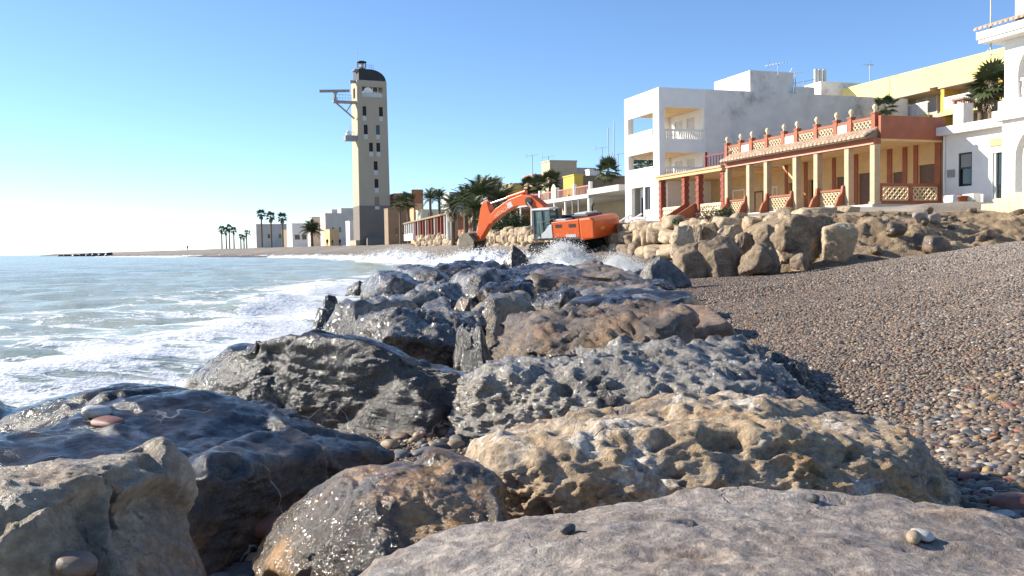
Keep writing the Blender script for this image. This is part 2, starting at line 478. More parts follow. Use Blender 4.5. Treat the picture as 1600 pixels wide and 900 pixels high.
def relief(v, f, size, style, seed):
    """rough rock relief along the normals; style: cracked, pitted, slab, rough, smooth"""
    o = np.array([seed*7.3, seed*3.1, seed*5.7]); n = vnormals(v, f)
    s = size
    q0 = (v+o)/s; wq = q0+.10*fbm(q0*2.3, 3)[:, None]
    if style == 'cracked':
        h = .045*fbm(q0*1.2, 2)+.10*facet(wq*np.array([1.5, 1.5, 2.1]))+.020*facet(wq*3.6)+.006*facet(wq*10)
        h += .011*(ridged(wq*2.6, 4)-1)+.006*fbm(q0*9, 5)+.004*fbm(q0*50, 3)
        ql = (v @ np.array([.25, .3, .92]))/s*8+1.2*fbm(q0*2, 3)
        h += .010*(np.abs((ql % 1)-.5)*2-.5)
    elif style == 'pitted':
        h = .045*fbm(q0*1.6, 3)+.045*facet(wq*2.6)+.020*ridged(q0*3.5, 3)
        for fr, dp, lim in ((4.6, .075, .55), (9, .050, .45), (18, .022, .35), (34, .010, .3)):
            w1, w2, wid = worley((q0+.05*fbm(q0*8, 2)[:, None])*fr)
            rr = .22+.26*_wj[wid][:, 2]; side = sstep(.985, .6, n[:, 2])*.85+.15
            h -= dp*(_wj[wid][:, 1] > lim)*sstep(rr, rr*.45, w1)*side
        h += .020*facet(wq*9)+.018*fbm(q0*14, 4)+.008*fbm(q0*45, 3)
    elif style == 'slab':
        h = .022*fbm(q0*1.4, 3)+.014*facet(wq*np.array([2.2, 4, 3]))+.010*ridged(v*np.array([.5, 1.6, 1])*4/s+o, 3)
        w1, w2, wid = worley(q0*np.array([6, 9, 8]))
        h -= .012*(_wj[wid][:, 1] > .7)*sstep(.42, .15, w1)
        h += .008*facet(wq*11)+.007*fbm(q0*14, 4)+.005*fbm(q0*45, 3)
    elif style == 'rough':
        h = .05*fbm(q0*1.5, 2)+.10*facet(wq*2.0)+.05*facet(wq*np.array([5.5, 5.5, 4]))+.030*facet(wq*11)
        w1, w2, wid = worley(wq*6.5)
        h -= .04*sstep(.38, .1, w1)*(_wj[wid][:, 1] > .6)
        h += .02*(ridged(q0*6, 3)-1)+.020*fbm(q0*14, 4)+.007*fbm(q0*45, 3)
    else:
        h = .05*fbm(q0*1.3, 3)+.05*facet(wq*1.6)+.022*facet(wq*4)+.012*fbm(q0*7, 4)+.006*ridged(q0*9, 3)
    h = h*s
    lo, hi = v.min(0), v.max(0); w = v+n*h[:, None]; l2, h2 = w.min(0), w.max(0)
    return (w-l2)/(h2-l2)*(hi-lo)+lo
def rock_obj(name, v, f, origin, mat, label, cat, group=None):
    me = np_mesh(name, v-np.array(origin), f)
    o = link(name, me, mat); o.location = origin
    return tag(o, label, cat, group)
def hull_rock(name, pts, mat, label, style='cracked', level=6, size=1.0, seed=1, sharp=30, floor=-.12, cat='rock', group=None, lift=0.0):
    pts = [Vector(p)+Vector((0, 0, lift)) for p in pts]
    cx = sum((p.x for p in pts))/len(pts); cy = sum((p.y for p in pts))/len(pts)
    allp = list(pts)+[Vector((p.x+(p.x-cx)*.05, p.y+(p.y-cy)*.05, floor)) for p in pts]
    c, N, d = hull_planes(allp)
    dirs, f = ico(level)
    # stretch the sphere sampling over the body so facets stay even
    ext = np.ptp(np.array([p[:] for p in allp]), axis=0); st = ext/ext.max()
    dd = dirs*st; dd /= np.linalg.norm(dd, axis=1)[:, None]
    v = dd*soft_poly(dd, N, d, sharp)[:, None]*1.03+c
    v = relief(v, f, size, style, seed)
    return rock_obj(name, v, f, (c[0], c[1], floor), mat, label, cat, group)
def poly_rock_mesh(w, dp, h, style, level, seed, sharp=16, nplane=13, boxy=.35, relief_k=1.0):
    """rock with extents w, dp, h standing on z = 0"""
    rs = np.random.RandomState(seed)
    N = rs.normal(size=(nplane, 3)); N /= np.linalg.norm(N, axis=1)[:, None]
    ax = np.array([(1,0,0),(-1,0,0),(0,1,0),(0,-1,0),(0,0,1),(0,0,-1)], float)+rs.normal(size=(6, 3))*.18
    ax /= np.linalg.norm(ax, axis=1)[:, None]
    N = np.concatenate([N, ax]); d = np.concatenate([rs.uniform(.68, 1.02, nplane)+boxy*.25, rs.uniform(.74, .92, 6)])
    dirs, f = ico(level)
    v = dirs*soft_poly(dirs, N, d, sharp)[:, None]
    lo, hi = v.min(0), v.max(0)
    v = (v-(lo+hi)/2)/(hi-lo)*np.array([w, dp, h])
    v = relief(v, f, (w*dp*h)**(1/3)*relief_k, style, seed)
    v[:, 2] -= v[:, 2].min()
    return v, f
def px_rock(name, px0, px1, ytop, d, depth, mat, label, style='cracked', level=5, seed=1, base=-.15, rz=0.0, sharp=30, cat='rock', group=None, boxy=.35, lean=0.0, taper=0.0):
    a, b = D(px0, ytop, d), D(px1, ytop, d); top = D((px0+px1)/2, ytop, d).z
    w = b.x-a.x; h = top-base
    v, f = poly_rock_mesh(w*1.05, depth, h*1.04, style, level, seed, sharp, boxy=boxy, relief_k=.6)
    if rz:
        c, s = math.cos(rz), math.sin(rz); v = v @ np.array([[c, s, 0], [-s, c, 0], [0, 0, 1]])
        k = w*1.05/np.ptp(v[:, 0]); v[:, 0] *= k
    if taper:
        k = 1-taper*np.clip(v[:, 2]/v[:, 2].max(), 0, 1); v[:, 0] *= k; v[:, 1] *= k
        v[:, 0] *= w*1.05/np.ptp(v[:, 0])
    v[:, 0] += lean*v[:, 2]
    v[:, 0] -= (v[:, 0].max()+v[:, 0].min())/2
    org = ((a.x+b.x)/2, d+depth*.15, base)
    return rock_obj(name, v+np.array(org), f, org, mat, label, cat, group)

def rock_mat(name, cols, stain=None, stain_amt=.5, stain_pos=(.5, .62), vein=0.0, rough=(.2, .55), bs=.6, speck=.25, puddle=0.0, coat=0.0, scale=1.0, spots=None, spots2=None, warp=.5, crack=.6):
    m, n, l, b = new_mat(name); v = coords(n, l)
    a = tex_noise(n, l, v, 2.2*scale, 10, .62, .7)
    c = ramp(n, l, a, [(.3, cols[0]), (.5, cols[1]), (.7, cols[2])])
    if stain is not None:
        st = tex_noise(n, l, v, 1.1*scale, 9, .66, 1.2)
        c = mix(n, l, math_n(n, l, 'MULTIPLY', mrange(n, l, st, stain_pos[0], stain_pos[1], 0, 1), stain_amt), c, stain)
    if spots is not None:
        sp = tex_noise(n, l, v, 7*scale, 6, .6, .4)
        c = mix(n, l, mrange(n, l, sp, .55, .68, 0, .8), c, spots)
    if spots2 is not None:
        sp = tex_noise(n, l, v, 4.5*scale, 8, .68, .8)
        c = mix(n, l, mrange(n, l, sp, .54, .64, 0, .85), c, spots2)
    fine = tex_noise(n, l, v, 34*scale, 6, .7)
    c = mix(n, l, speck, c, ramp(n, l, fine, [(.34, (.12, .12, .12)), (.5, (.85, .85, .85)), (.66, (1.9, 1.9, 1.9))]), 'MULTIPLY')
    grit = tex_noise(n, l, v, 120*scale, 5, .7)
    cw = n.new('ShaderNodeTexNoise'); cw.inputs['Scale'].default_value = 4*scale; cw.inputs['Detail'].default_value = 6; l.new(v, cw.inputs['Vector'])
    cv = n.new('ShaderNodeVectorMath'); cv.operation = 'MULTIPLY_ADD'; l.new(cw.outputs['Color'], cv.inputs[0]); cv.inputs[1].default_value = (.5, .5, .5); l.new(v, cv.inputs[2])
    ck = n.new('ShaderNodeTexVoronoi'); ck.feature = 'DISTANCE_TO_EDGE'; ck.inputs['Scale'].default_value = 4.2*scale; l.new(cv.outputs[0], ck.inputs['Vector'])
    crk = math_n(n, l, 'MULTIPLY', mrange(n, l, ck.outputs['Distance'], 0, .035, 1, 0), mrange(n, l, tex_noise(n, l, v, 2.3*scale, 3), .45, .6, 0, crack))
    c = mix(n, l, math_n(n, l, 'MULTIPLY', crk, .6), c, (.02, .017, .014))
    if vein > 0:
        dn = n.new('ShaderNodeTexNoise'); dn.inputs['Scale'].default_value = 2.0; dn.inputs['Detail'].default_value = 4; l.new(v, dn.inputs['Vector'])
        dv = n.new('ShaderNodeVectorMath'); dv.operation = 'MULTIPLY_ADD'; l.new(dn.outputs['Color'], dv.inputs[0]); dv.inputs[1].default_value = (.8, .8, .8); l.new(v, dv.inputs[2])
        vo = n.new('ShaderNodeTexVoronoi'); vo.feature = 'DISTANCE_TO_EDGE'; vo.inputs['Scale'].default_value = 1.7; l.new(dv.outputs[0], vo.inputs['Vector'])
        line = mrange(n, l, vo.outputs['Distance'], 0, .012, 1, 0)
        gate = mrange(n, l, tex_noise(n, l, v, 1.6, 3), .5, .62, 0, vein)
        c = mix(n, l, math_n(n, l, 'MULTIPLY', line, gate), c, (.5, .46, .4))
    l.new(c, b.inputs['Base Color'])
    rr = mrange(n, l, tex_noise(n, l, v, 3.1*scale, 8, .6), .38, .62, rough[0], rough[1])
    med = tex_noise(n, l, v, 9*scale, 10, .72, warp)
    h = math_n(n, l, 'ADD', med, math_n(n, l, 'MULTIPLY', fine, .45))
    h = math_n(n, l, 'ADD', h, math_n(n, l, 'MULTIPLY', grit, .14))
    h = math_n(n, l, 'SUBTRACT', h, math_n(n, l, 'MULTIPLY', crk, .35))
    bn = n.new('ShaderNodeBump'); bn.inputs['Distance'].default_value = .035/scale; bn.inputs['Strength'].default_value = bs; l.new(h, bn.inputs['Height'])
    if puddle > 0:
        g = n.new('ShaderNodeNewGeometry'); sx = n.new('ShaderNodeSeparateXYZ'); l.new(g.outputs['Normal'], sx.inputs[0])
        film = math_n(n, l, 'MULTIPLY', mrange(n, l, sx.outputs['Z'], .84, .97, 0, 1), mrange(n, l, tex_noise(n, l, v, 1.7, 4), .38, .55, 0, puddle))
        rr = math_n(n, l, 'MULTIPLY', rr, math_n(n, l, 'SUBTRACT', 1.0, math_n(n, l, 'MULTIPLY', film, .75)))
        l.new(math_n(n, l, 'MULTIPLY', math_n(n, l, 'SUBTRACT', 1.0, math_n(n, l, 'MULTIPLY', film, .8)), bs), bn.inputs['Strength'])
    l.new(rr, b.inputs['Roughness']); l.new(bn.outputs['Normal'], b.inputs['Normal'])
    b.inputs['Specular IOR Level'].default_value = .55
    if coat: b.inputs['Coat Weight'].default_value = coat; b.inputs['Coat Roughness'].default_value = .12
    return m
M_DARK = rock_mat('dark_wet_limestone', [(.015, .013, .0115), (.034, .029, .025), (.085, .073, .06)], (.19, .135, .08), .75, (.54, .64), vein=.9, rough=(.1, .4), puddle=.7, coat=.0, bs=.6, speck=.35)
M_GREY = rock_mat('grey_wet_limestone', [(.045, .039, .034), (.14, .122, .102), (.40, .355, .29)], (.035, .032, .03), .85, (.5, .6), vein=.3, rough=(.1, .38), puddle=.4, coat=.1, bs=1.0, speck=.45)
M_SILVER = rock_mat('silver_grey_limestone', [(.11, .097, .083), (.30, .268, .225), (.56, .51, .43)], (.05, .046, .042), .9, (.52, .6), vein=.3, rough=(.12, .42), puddle=.4, coat=.1, bs=1.0, speck=.45)
M_BLOCK = rock_mat('tan_and_dark_block_rock', [(.20, .145, .095), (.36, .27, .175), (.50, .39, .26)], (.035, .03, .026), .92, (.53, .565), rough=(.25, .7), puddle=.3, bs=.8, speck=.4)
M_ORNG = rock_mat('orange_brown_wet_rock', [(.04, .034, .029), (.12, .093, .068), (.33, .25, .165)], (.44, .25, .105), .85, (.45, .55), vein=.7, rough=(.12, .5), puddle=.3, coat=.1, bs=.7, speck=.4)
M_TAN = rock_mat('tan_pitted_limestone', [(.30, .25, .20), (.52, .37, .22), (.74, .65, .53)], (.55, .30, .10), .8, (.48, .62), rough=(.55, .9), spots=(.25, .23, .21), spots2=(.80, .74, .65), speck=.45, bs=1.0)
M_SLAB = rock_mat('grey_beige_slab_rock', [(.21, .165, .135), (.33, .275, .23), (.46, .40, .34)], (.42, .27, .155), .55, (.5, .64), rough=(.5, .85), spots=(.20, .18, .17), speck=.5, bs=.7, warp=0)
M_BROWN = rock_mat('brown_grey_rock', [(.045, .036, .029), (.13, .093, .062), (.28, .205, .13)], (.36, .2, .085), .7, (.46, .6), vein=.4, rough=(.3, .65), coat=.1, bs=.9)
M_MIX = rock_mat('two_tone_shore_rock', [(.035, .032, .031), (.10, .087, .073), (.28, .235, .175)], (.38, .27, .16), .85, (.44, .56), vein=.7, rough=(.22, .6), puddle=.4, coat=.1, bs=.9)
M_RUST = rock_mat('reddish_sandy_rock', [(.17, .105, .065), (.33, .21, .13), (.46, .33, .22)], (.1, .08, .07), .5, (.5, .62), rough=(.5, .8))
M_BOULD = rock_mat('sandy_boulder', [(.25, .18, .11), (.44, .33, .21), (.62, .5, .345)], (.21, .155, .105), .6, (.5, .64), rough=(.7, .95), speck=.4, bs=.9, scale=.8)
M_BOULD2 = rock_mat('brown_boulder', [(.12, .082, .053), (.25, .18, .115), (.40, .30, .195)], (.12, .095, .075), .6, (.48, .62), rough=(.7, .95), speck=.45, bs=1.0, scale=.8)

hull_rock('foreground_rock', [T(545,905,.46), T(690,852,.5), T(830,808,.53), T(1000,772,.55), T(1180,753,.55), T(1400,782,.53), T(1600,812,.5), T(1780,842,.47),
          T(1900,1150,.6), T(1200,1500,.62), T(500,1400,.6), T(250,1150,.5), T(1100,900,.585)],
          M_SLAB, 'flat grey beige slab with two dark pebbles lying on its top', 'slab', 7, 1.3, 3, 36, lift=0.025)
hull_rock('pitted_rock', [D(722,706,3.3), T(800,634,.53), T(880,618,.57), T(1000,606,.585), T(1180,601,.585), T(1290,616,.57), T(1400,640,.52), T(1465,690,.43), D(1545,800,3.15),
          D(765,700,3.12), D(850,800,2.98), D(900,660,3.2), D(1050,650,3.12), D(1250,648,3.1), D(1410,690,3.05), D(1200,800,2.85), D(1500,805,2.95)],
          M_TAN, 'golden tan limestone rock riddled with pits and holes', 'pitted', 7, 1.1, 5, 36)
hull_rock('grey_rock', [T(755,562,.56), T(830,530,.61), T(960,514,.63), T(1130,508,.64), T(1170,510,.62), T(1205,540,.53), D(1280,600,5.4), D(702,598,5.25), D(712,700,5.0),
          D(765,585,5.0), D(900,575,4.9), D(1080,580,4.6), D(1190,590,4.5), D(1000,690,4.3), D(1230,640,4.45)],
          M_SILVER, 'craggy silver grey wet rock behind the pitted tan rock', 'rough', 7, 1.0, 11, 30)
hull_rock('dark_rock', [D(358,534,5.9), D(400,524,5.75), D(440,520,5.65), D(500,528,5.5), D(560,530,5.4), D(640,555,5.25), D(745,600,5.15), D(292,612,6.5), D(330,562,6.0), D(345,640,5.85), D(440,660,5.6), D(560,692,5.3), D(640,705,5.1),
          D(728,660,5.2), D(500,530,6.9), D(690,572,6.4), D(360,540,6.8)],
          M_DARK, 'large blackish rock with white veins and a pale seaward end', 'cracked', 7, 1.1, 21, 40, lift=.02)
hull_rock('wet_rock', [T(-40,660,.34), T(60,654,.38), T(150,628,.45), T(248,600,.51), T(335,622,.49), T(400,645,.45), T(482,662,.39), T(632,712,.23),
          T(330,748,.43), T(180,740,.44), T(0,745,.43), T(-180,720,.36), T(560,748,.14), D(350,800,3.6), D(-200,690,4.6), D(430,780,3.75)],
          M_DARK, 'long glistening black rock with a film of seawater and two pebbles on top', 'cracked', 7, .95, 33, 36, lift=0.05)
hull_rock('shaded_block', [T(-60,772,.62), T(80,750,.62), T(180,703,.62), T(280,694,.61), T(318,740,.52), D(318,890,2.62), D(300,960,2.35), D(200,1000,1.95), D(-200,1000,1.8), D(-200,770,2.3), D(80,800,2.0)],
          M_BLOCK, 'blocky rock half tan and half dark beside the glistening black rock', 'cracked', 7, .85, 44, 36, lift=0.05)
hull_rock('brown_rock', [T(518,742,.42), T(600,734,.45), T(700,705,.48), T(770,719,.46), T(814,765,.36), T(462,800,.3), T(415,872,.14), D(560,905,2.5), D(700,870,2.6), D(808,812,2.72), D(600,850,2.58), D(425,898,2.8), D(572,758,2.75)],
          M_ORNG, 'brown and grey angular rock between the slab and the shaded block', 'cracked', 7, .75, 58, 22, lift=0.03)

MID = [  # name, px0, px1, ytop, distance, depth, material, label, style, seed, rz, lean
 ('wedge_rock', 700, 775, 512, 7.1, .9, M_DARK, 'dark pointed wedge of rock behind the large blackish rock', 'cracked', 101, .5, -.1),
 ('flat_rock', 765, 1065, 478, 7.7, 1.8, M_BROWN, 'broad brown wet rock behind the craggy silver grey rock', 'rough', 102, .1, 0),
 ('sandy_flat_rock', 975, 1160, 482, 9.3, 1.5, M_RUST, 'low reddish sandy ledge beside the shingle', 'slab', 103, -.1, 0),
 ('speckled_rock', 545, 738, 480, 8.3, 1.3, M_GREY, 'speckled grey rock just behind the large blackish rock', 'rough', 104, .2, 0),
 ('lit_rock', 520, 655, 466, 10.2, 1.4, M_GREY, 'pale lit rock at the foam edge beside the speckled grey rock', 'cracked', 105, -.3, 0),
 ('small_grey_rock', 688, 745, 503, 8.7, .6, M_GREY, 'small smooth grey rock next to the dark wedge', 'smooth', 106, 0, 0),
 ('small_brown_rock', 686, 730, 468, 10.4, .6, M_BROWN, 'small brown rock wedged upright between two silvery rocks', 'cracked', 107, .7, .25),
 ('silvery_rock', 712, 842, 456, 10.8, 1.4, M_MIX, 'silvery rock with an orange tan foot mid groyne', 'cracked', 108, .1, -.1),
 ('shiny_rock', 592, 708, 452, 12.3, 1.5, M_GREY, 'shiny grey rock behind the pale lit rock', 'rough', 109, .3, 0),
 ('long_flat_rock', 870, 1110, 454, 11.6, 1.5, M_DARK, 'long low dark slab reaching to the shingle', 'cracked', 110, -.05, 0),
 ('knobbly_rock', 828, 912, 447, 13.5, 1.2, M_DARK, 'knobbly dark rock at the middle of the groyne', 'rough', 111, .4, 0),
 ('tan_flank_rock', 890, 1052, 438, 15.2, 1.8, M_MIX, 'dark rock with a golden flank behind the long low slab', 'rough', 112, .15, 0),
 ('smooth_silver_rock', 680, 778, 419, 17.5, 1.9, M_GREY, 'smooth silver rock sloping to a peak mid groyne', 'cracked', 113, .5, .15),
 ('rounded_dark_rock', 750, 838, 421, 17.8, 1.8, M_DARK, 'rounded dark rock beside the smooth silver one', 'rough', 114, .2, 0),
 ('ribbed_rock', 556, 655, 424, 18.6, 2.0, M_GREY, 'ribbed silver rock at the seaward side of the groyne', 'cracked', 115, .6, .35),
 ('ribbed_rock', 604, 704, 414, 20.0, 2.2, M_GREY, 'ribbed silver rock with a dark crest at the seaward side', 'cracked', 116, .6, .3),
 ('broad_flat_rock', 822, 1005, 415, 20.5, 2.6, M_MIX, 'broad flat mottled rock near the groyne head', 'rough', 117, .05, 0),
 ('broad_dark_rock', 672, 806, 407, 25.0, 2.8, M_DARK, 'broad dark rock at the groyne head below the breaking wave', 'rough', 118, .1, 0),
 ('groyne_head_rock', 790, 905, 410, 27.0, 2.6, M_DARK, 'dark rock at the groyne head beneath the tall splash', 'rough', 119, .2, 0),
 ('groyne_head_rock', 900, 978, 407, 25.5, 2.0, M_BROWN, 'brown black hump of rock at the groyne head beside the white water', 'cracked', 120, .1, 0),
 ('peaked_rock', 998, 1080, 401, 22.0, 1.3, M_GREY, 'peaked dark grey rock at the shingle edge below the sandy boulders', 'cracked', 121, .3, -.1),
 ('low_rock', 985, 1050, 436, 18.5, 1.2, M_DARK, 'low dark rock at the foot of the peaked rock', 'rough', 122, .1, 0),
 ('outlying_rock', 532, 580, 440, 20.5, .8, M_DARK, 'lone black rock sitting in the water off the groyne', 'cracked', 123, .2, 0),
 ('awash_rock', 486, 540, 482, 13.2, .8, M_DARK, 'low black rock awash in foam', 'rough', 124, .1, 0),
 ('awash_rock', 502, 530, 462, 16.0, .5, M_DARK, 'tiny black rock just breaking the foam', 'rough', 125, .1, 0),
 ('surf_rock', 787, 826, 384, 44.0, 1.4, M_DARK, 'dark pointed rock standing in the surf before the excavator', 'cracked', 126, .4, 0),
 ('filler_rock', 645, 712, 468, 11.2, 1.0, M_GREY, 'grey rock leaning on the shiny rock', 'cracked', 127, .2, 0),
 ('filler_rock', 740, 850, 440, 14.6, 1.6, M_DARK, 'dark low rock in front of the rounded dark rock', 'rough', 128, .2, 0),
 ('filler_rock', 640, 720, 440, 15.3, 1.6, M_GREY, 'grey cracked rock below the ribbed silver rocks', 'rough', 129, .2, 0),
 ('filler_rock', 830, 960, 425, 17.2, 1.8, M_BROWN, 'tan brown rock beside the broad flat mottled rock', 'rough', 130, .2, 0),
 ('filler_rock', 570, 640, 455, 14.2, 1.2, M_GREY, 'low grey rock at the foam below the ribbed rock', 'rough', 131, .2, 0),
 ('filler_rock', 930, 1020, 468, 10.0, .9, M_DARK, 'small dark rock under the long low slab', 'rough', 132, .2, 0),
 ('filler_rock', 300, 470, 640, 4.55, .7, M_DARK, 'low dark rock between the two largest black rocks', 'cracked', 133, .2, 0),
 ('filler_rock', 1185, 1285, 556, 5.95, .7, M_GREY, 'grey toe of rock on the shingle beside the craggy silver rock', 'rough', 134, -.4, 0),
]
for nm, a, b_, yt, d, dp, mt, lab, sty, sd, rz, ln in MID:
    k_ = 1.0 if nm in ('peaked_rock', 'surf_rock', 'outlying_rock', 'awash_rock', 'wedge_rock', 'small_brown_rock', 'small_grey_rock') or d < 7 else 1.16
    m_ = (a+b_)/2; a, b_ = m_-(m_-a)*k_, m_+(b_-m_)*k_; dp = dp*(1.7 if k_ > 1 else 1.0)
    px_rock(nm.replace('filler_', 'groyne_'), a, b_, yt+(2 if k_ > 1 else 0), d, dp, mt, lab, sty, 6 if d < 9.5 else 5, sd, rz=rz, lean=ln, taper={'wedge_rock': .45, 'surf_rock': .8, 'peaked_rock': .8, 'outlying_rock': .4, 'awash_rock': .4, 'small_brown_rock': .5, 'smooth_silver_rock': .35}.get(nm, .2))
# ------------------------------------------------------------------ boulder revetment and soil bank
BOULD = [  # px0, px1, ytop, ybase, d, material, label, seed, style
 (1049,1086,354,398,34.5,M_BOULD,'pale triangular boulder at the water end of the boulder heap',201,'cracked'),
 (1056,1116,377,437,30.0,M_BOULD2,'big brown boulder next to the peaked dark rock',202,'cracked'),
 (1094,1163,371,436,29.6,M_BOULD2,'dark brown slanting boulder with a ridge, second along the shingle',203,'cracked'),
 (1158,1219,381,422,28.6,M_BOULD2,'rounded grey brown boulder resting on the shingle',204,'rough'),
 (1079,1099,351,378,36.5,M_BOULD,'narrow upright boulder in the upper row',205,'cracked'),
 (1097,1127,349,378,36.5,M_BOULD2,'reddish brown block in the upper row beside the narrow upright one',206,'cracked'),
 (1120,1161,352,380,36,M_BOULD,'tan block below the long pale block',207,'cracked'),
 (1113,1171,338,356,38.5,M_BOULD,'long pale squared block on top of the heap',208,'smooth'),
 (1162,1199,338,360,37.5,M_BOULD,'pale block on top of the heap beside the long one',209,'cracked'),
 (1195,1230,330,358,36.5,M_BOULD,'squared pale block with a flat lit side below the lattice wall',210,'smooth'),
 (1179,1222,352,388,32,M_BOULD2,'greyish wedge boulder above the rounded grey brown one',211,'cracked'),
 (1149,1184,364,398,32.5,M_BOULD2,'dark boulder in the shade between slanting and wedge boulders',212,'rough'),
 (1213,1291,337,404,29.2,M_BOULD2,'largest craggy brown boulder of the heap',213,'rough'),
 (1219,1240,330,352,35,M_BOULD,'small pale boulder perched behind the largest craggy one',214,'cracked'),
 (1245,1304,325,354,35,M_BOULD,'long tan boulder perched under the porch of the terracotta house',215,'cracked'),
 (1302,1346,323,354,35,M_BOULD,'squared tan boulder at the end of the perched row',216,'smooth'),
 (1287,1339,349,398,28.2,M_BOULD,'tan boulder with a dark hollow beside the soil bank',217,'pitted'),
 (1216,1240,352,402,29.8,M_BOULD,'pale upright slab leaning on the largest craggy boulder',218,'cracked'),
 (1238,1262,396,412,27.2,M_BOULD2,'small flat stone at the foot of the largest craggy boulder',219,'cracked'),
]
for a, b_, yt, yb, d, mt, lab, sd, sty in BOULD:
    base = D((a+b_)/2, yb, d).z-.25
    px_rock('boulder', a, b_, yt, d, max(.7, (b_-a)*d/FPX*.9), mt, lab, sty, 5, sd, base=base, rz=(sd % 5-2)*.2, cat='boulder', group='boulders heaped before the houses', sharp=34)
# the wall of stacked boulders along the terrace edge
rs = random.Random(5)
def along(poly, s):
    for (ax, ay), (bx, by) in zip(poly[:-1], poly[1:]):
        L = math.hypot(bx-ax, by-ay)
        if s <= L: return ax+(bx-ax)*s/L, ay+(by-ay)*s/L, math.atan2(by-ay, bx-ax)
        s -= L
    return None
WB = [(13.6, 37.5), (7.1, 59.3), (5.2, 66), (2.0, 76), (-3.5, 92), (-9.5, 112), (-14, 128)]
variants = []
for k in range(14):
    v, f = poly_rock_mesh(1.0, 1.0, 1.0, ['cracked', 'smooth', 'cracked', 'rough'][k % 4], 3, 300+k, 22, boxy=.55)
    variants.append(np_mesh('boulder', v, f))
mats_b = [M_BOULD, M_BOULD, M_BOULD2]
vm = {}
for k, me in enumerate(variants):
    for q, mt in enumerate((M_BOULD, M_BOULD2)):
        c = me.copy(); c.materials.append(mt); vm[(k, q)] = c
for course in range(3):
    s = rs.uniform(0, .8); k = 0
    while True:
        w = rs.uniform(.85, 1.6)*(1.05 if course == 0 else .95)
        q = along(WB, s+w/2)
        if q is None: break
        x0, y0, an = q
        off = -.05+course*.42
        nx, ny = math.sin(an), -math.cos(an)          # inland side
        zb = [.35, 1.15, 1.9][course]+rs.uniform(-.12, .12)
        if y0 > 70: zb += .25
        o = bpy.data.objects.new('boulder', vm[(rs.randrange(14), 0 if rs.random() < .7 else 1)]); COL.objects.link(o)
        h = rs.uniform(.85, 1.1) if course < 2 else rs.uniform(.7, .95)
        o.location = (x0+nx*off, y0+ny*off, zb); o.scale = (w*1.06, rs.uniform(1.0, 1.3), h)
        o.rotation_euler = (rs.uniform(-.12, .12), rs.uniform(-.12, .12), an+rs.uniform(-.25, .25)+(math.pi if rs.random() < .5 else 0))
        cn = ['bottom', 'middle', 'top'][course]; hue = 'brown' if o.data.materials[0] == M_BOULD2 else 'tan'
        wh = next(t for lim, t in ((44, 'below the porch columns'), (52, 'below the lattice walls'), (59.5, 'below the brick columned wing'), (66, 'below the white three storey house'), (76, 'behind the excavator body'), (92, 'behind the excavator arm'), (999, 'beyond the excavator bucket')) if y0 < lim)
        tag(o, f'{hue} boulder in the {cn} course of the stacked wall {wh}', 'boulder', f'{hue} {cn} course boulders {wh}')
        s += w; k += 1
# soil bank in front of the near houses
xx = np.linspace(8.6, 34, 330); yy = np.linspace(25.6, 37.5, 170); X, Y = np.meshgrid(xx, yy); X = X.ravel(); Y = Y.ravel()
base = ground_z(X, Y, False)
P2 = np.stack([X, Y, 0*X], 1)
front = 28.6+.9*fbm(P2*np.array([.25, 0, 0])+3, 2)-.0*X
up = sstep(0, 1, (Y-front)/(7.0-.6*sstep(12, 9, X)))
zz = .72+(2.36-.72)*up**.8
lump = .42*fbm(P2*.55+9, 3)+.20*ridged(P2*1.1+4, 3)-.2
lump += .10*fbm(P2*3.2, 4)+.05*fbm(P2*8, 3)
zz = zz+lump*sstep(0, .15, up)*sstep(1.0, .75, up)*(.95-.4*sstep(12.5, 16, X))
zz = zz-.9*sstep(.12, -.25, up)-1.2*sstep(10.2, 8.8, X+.3*fbm(P2*.8, 2))-.5*sstep(11.5, 9.5, X)
me = np_mesh('soil_bank', np.stack([X, Y, zz], 1), (lambda i: np.stack([i, i+1, i+331-0, i+330], -1).reshape(-1, 4))((np.arange(169)[:, None]*330+np.arange(329)[None, :])))
def soil_mat():
    m, n, l, b = new_mat('dug_soil'); v = coords(n, l)
    c = ramp(n, l, tex_noise(n, l, v, 1.2, 9, .65), [(.3, (.16, .11, .066)), (.5, (.31, .22, .13)), (.7, (.47, .36, .235))])
    c = mix(n, l, mrange(n, l, tex_noise(n, l, v, 9, 6, .7), .55, .7, 0, .8), c, (.075, .06, .045))
    c = mix(n, l, mrange(n, l, tex_noise(n, l, v, 16, 4, .7), .62, .7, 0, .7), c, (.42, .38, .32))
    l.new(c, b.inputs['Base Color']); b.inputs['Roughness'].default_value = .95
    h = math_n(n, l, 'ADD', tex_noise(n, l, v, 6, 8, .7), math_n(n, l, 'MULTIPLY', tex_noise(n, l, v, 30, 4), .4))
    l.new(bump(n, l, h, 1.0, .12), b.inputs['Normal'])
    return m
M_SOIL = soil_mat()
o = link('soil_bank', me, M_SOIL); tag(o, 'dug brown soil bank between the shingle and the houses', kind='structure')
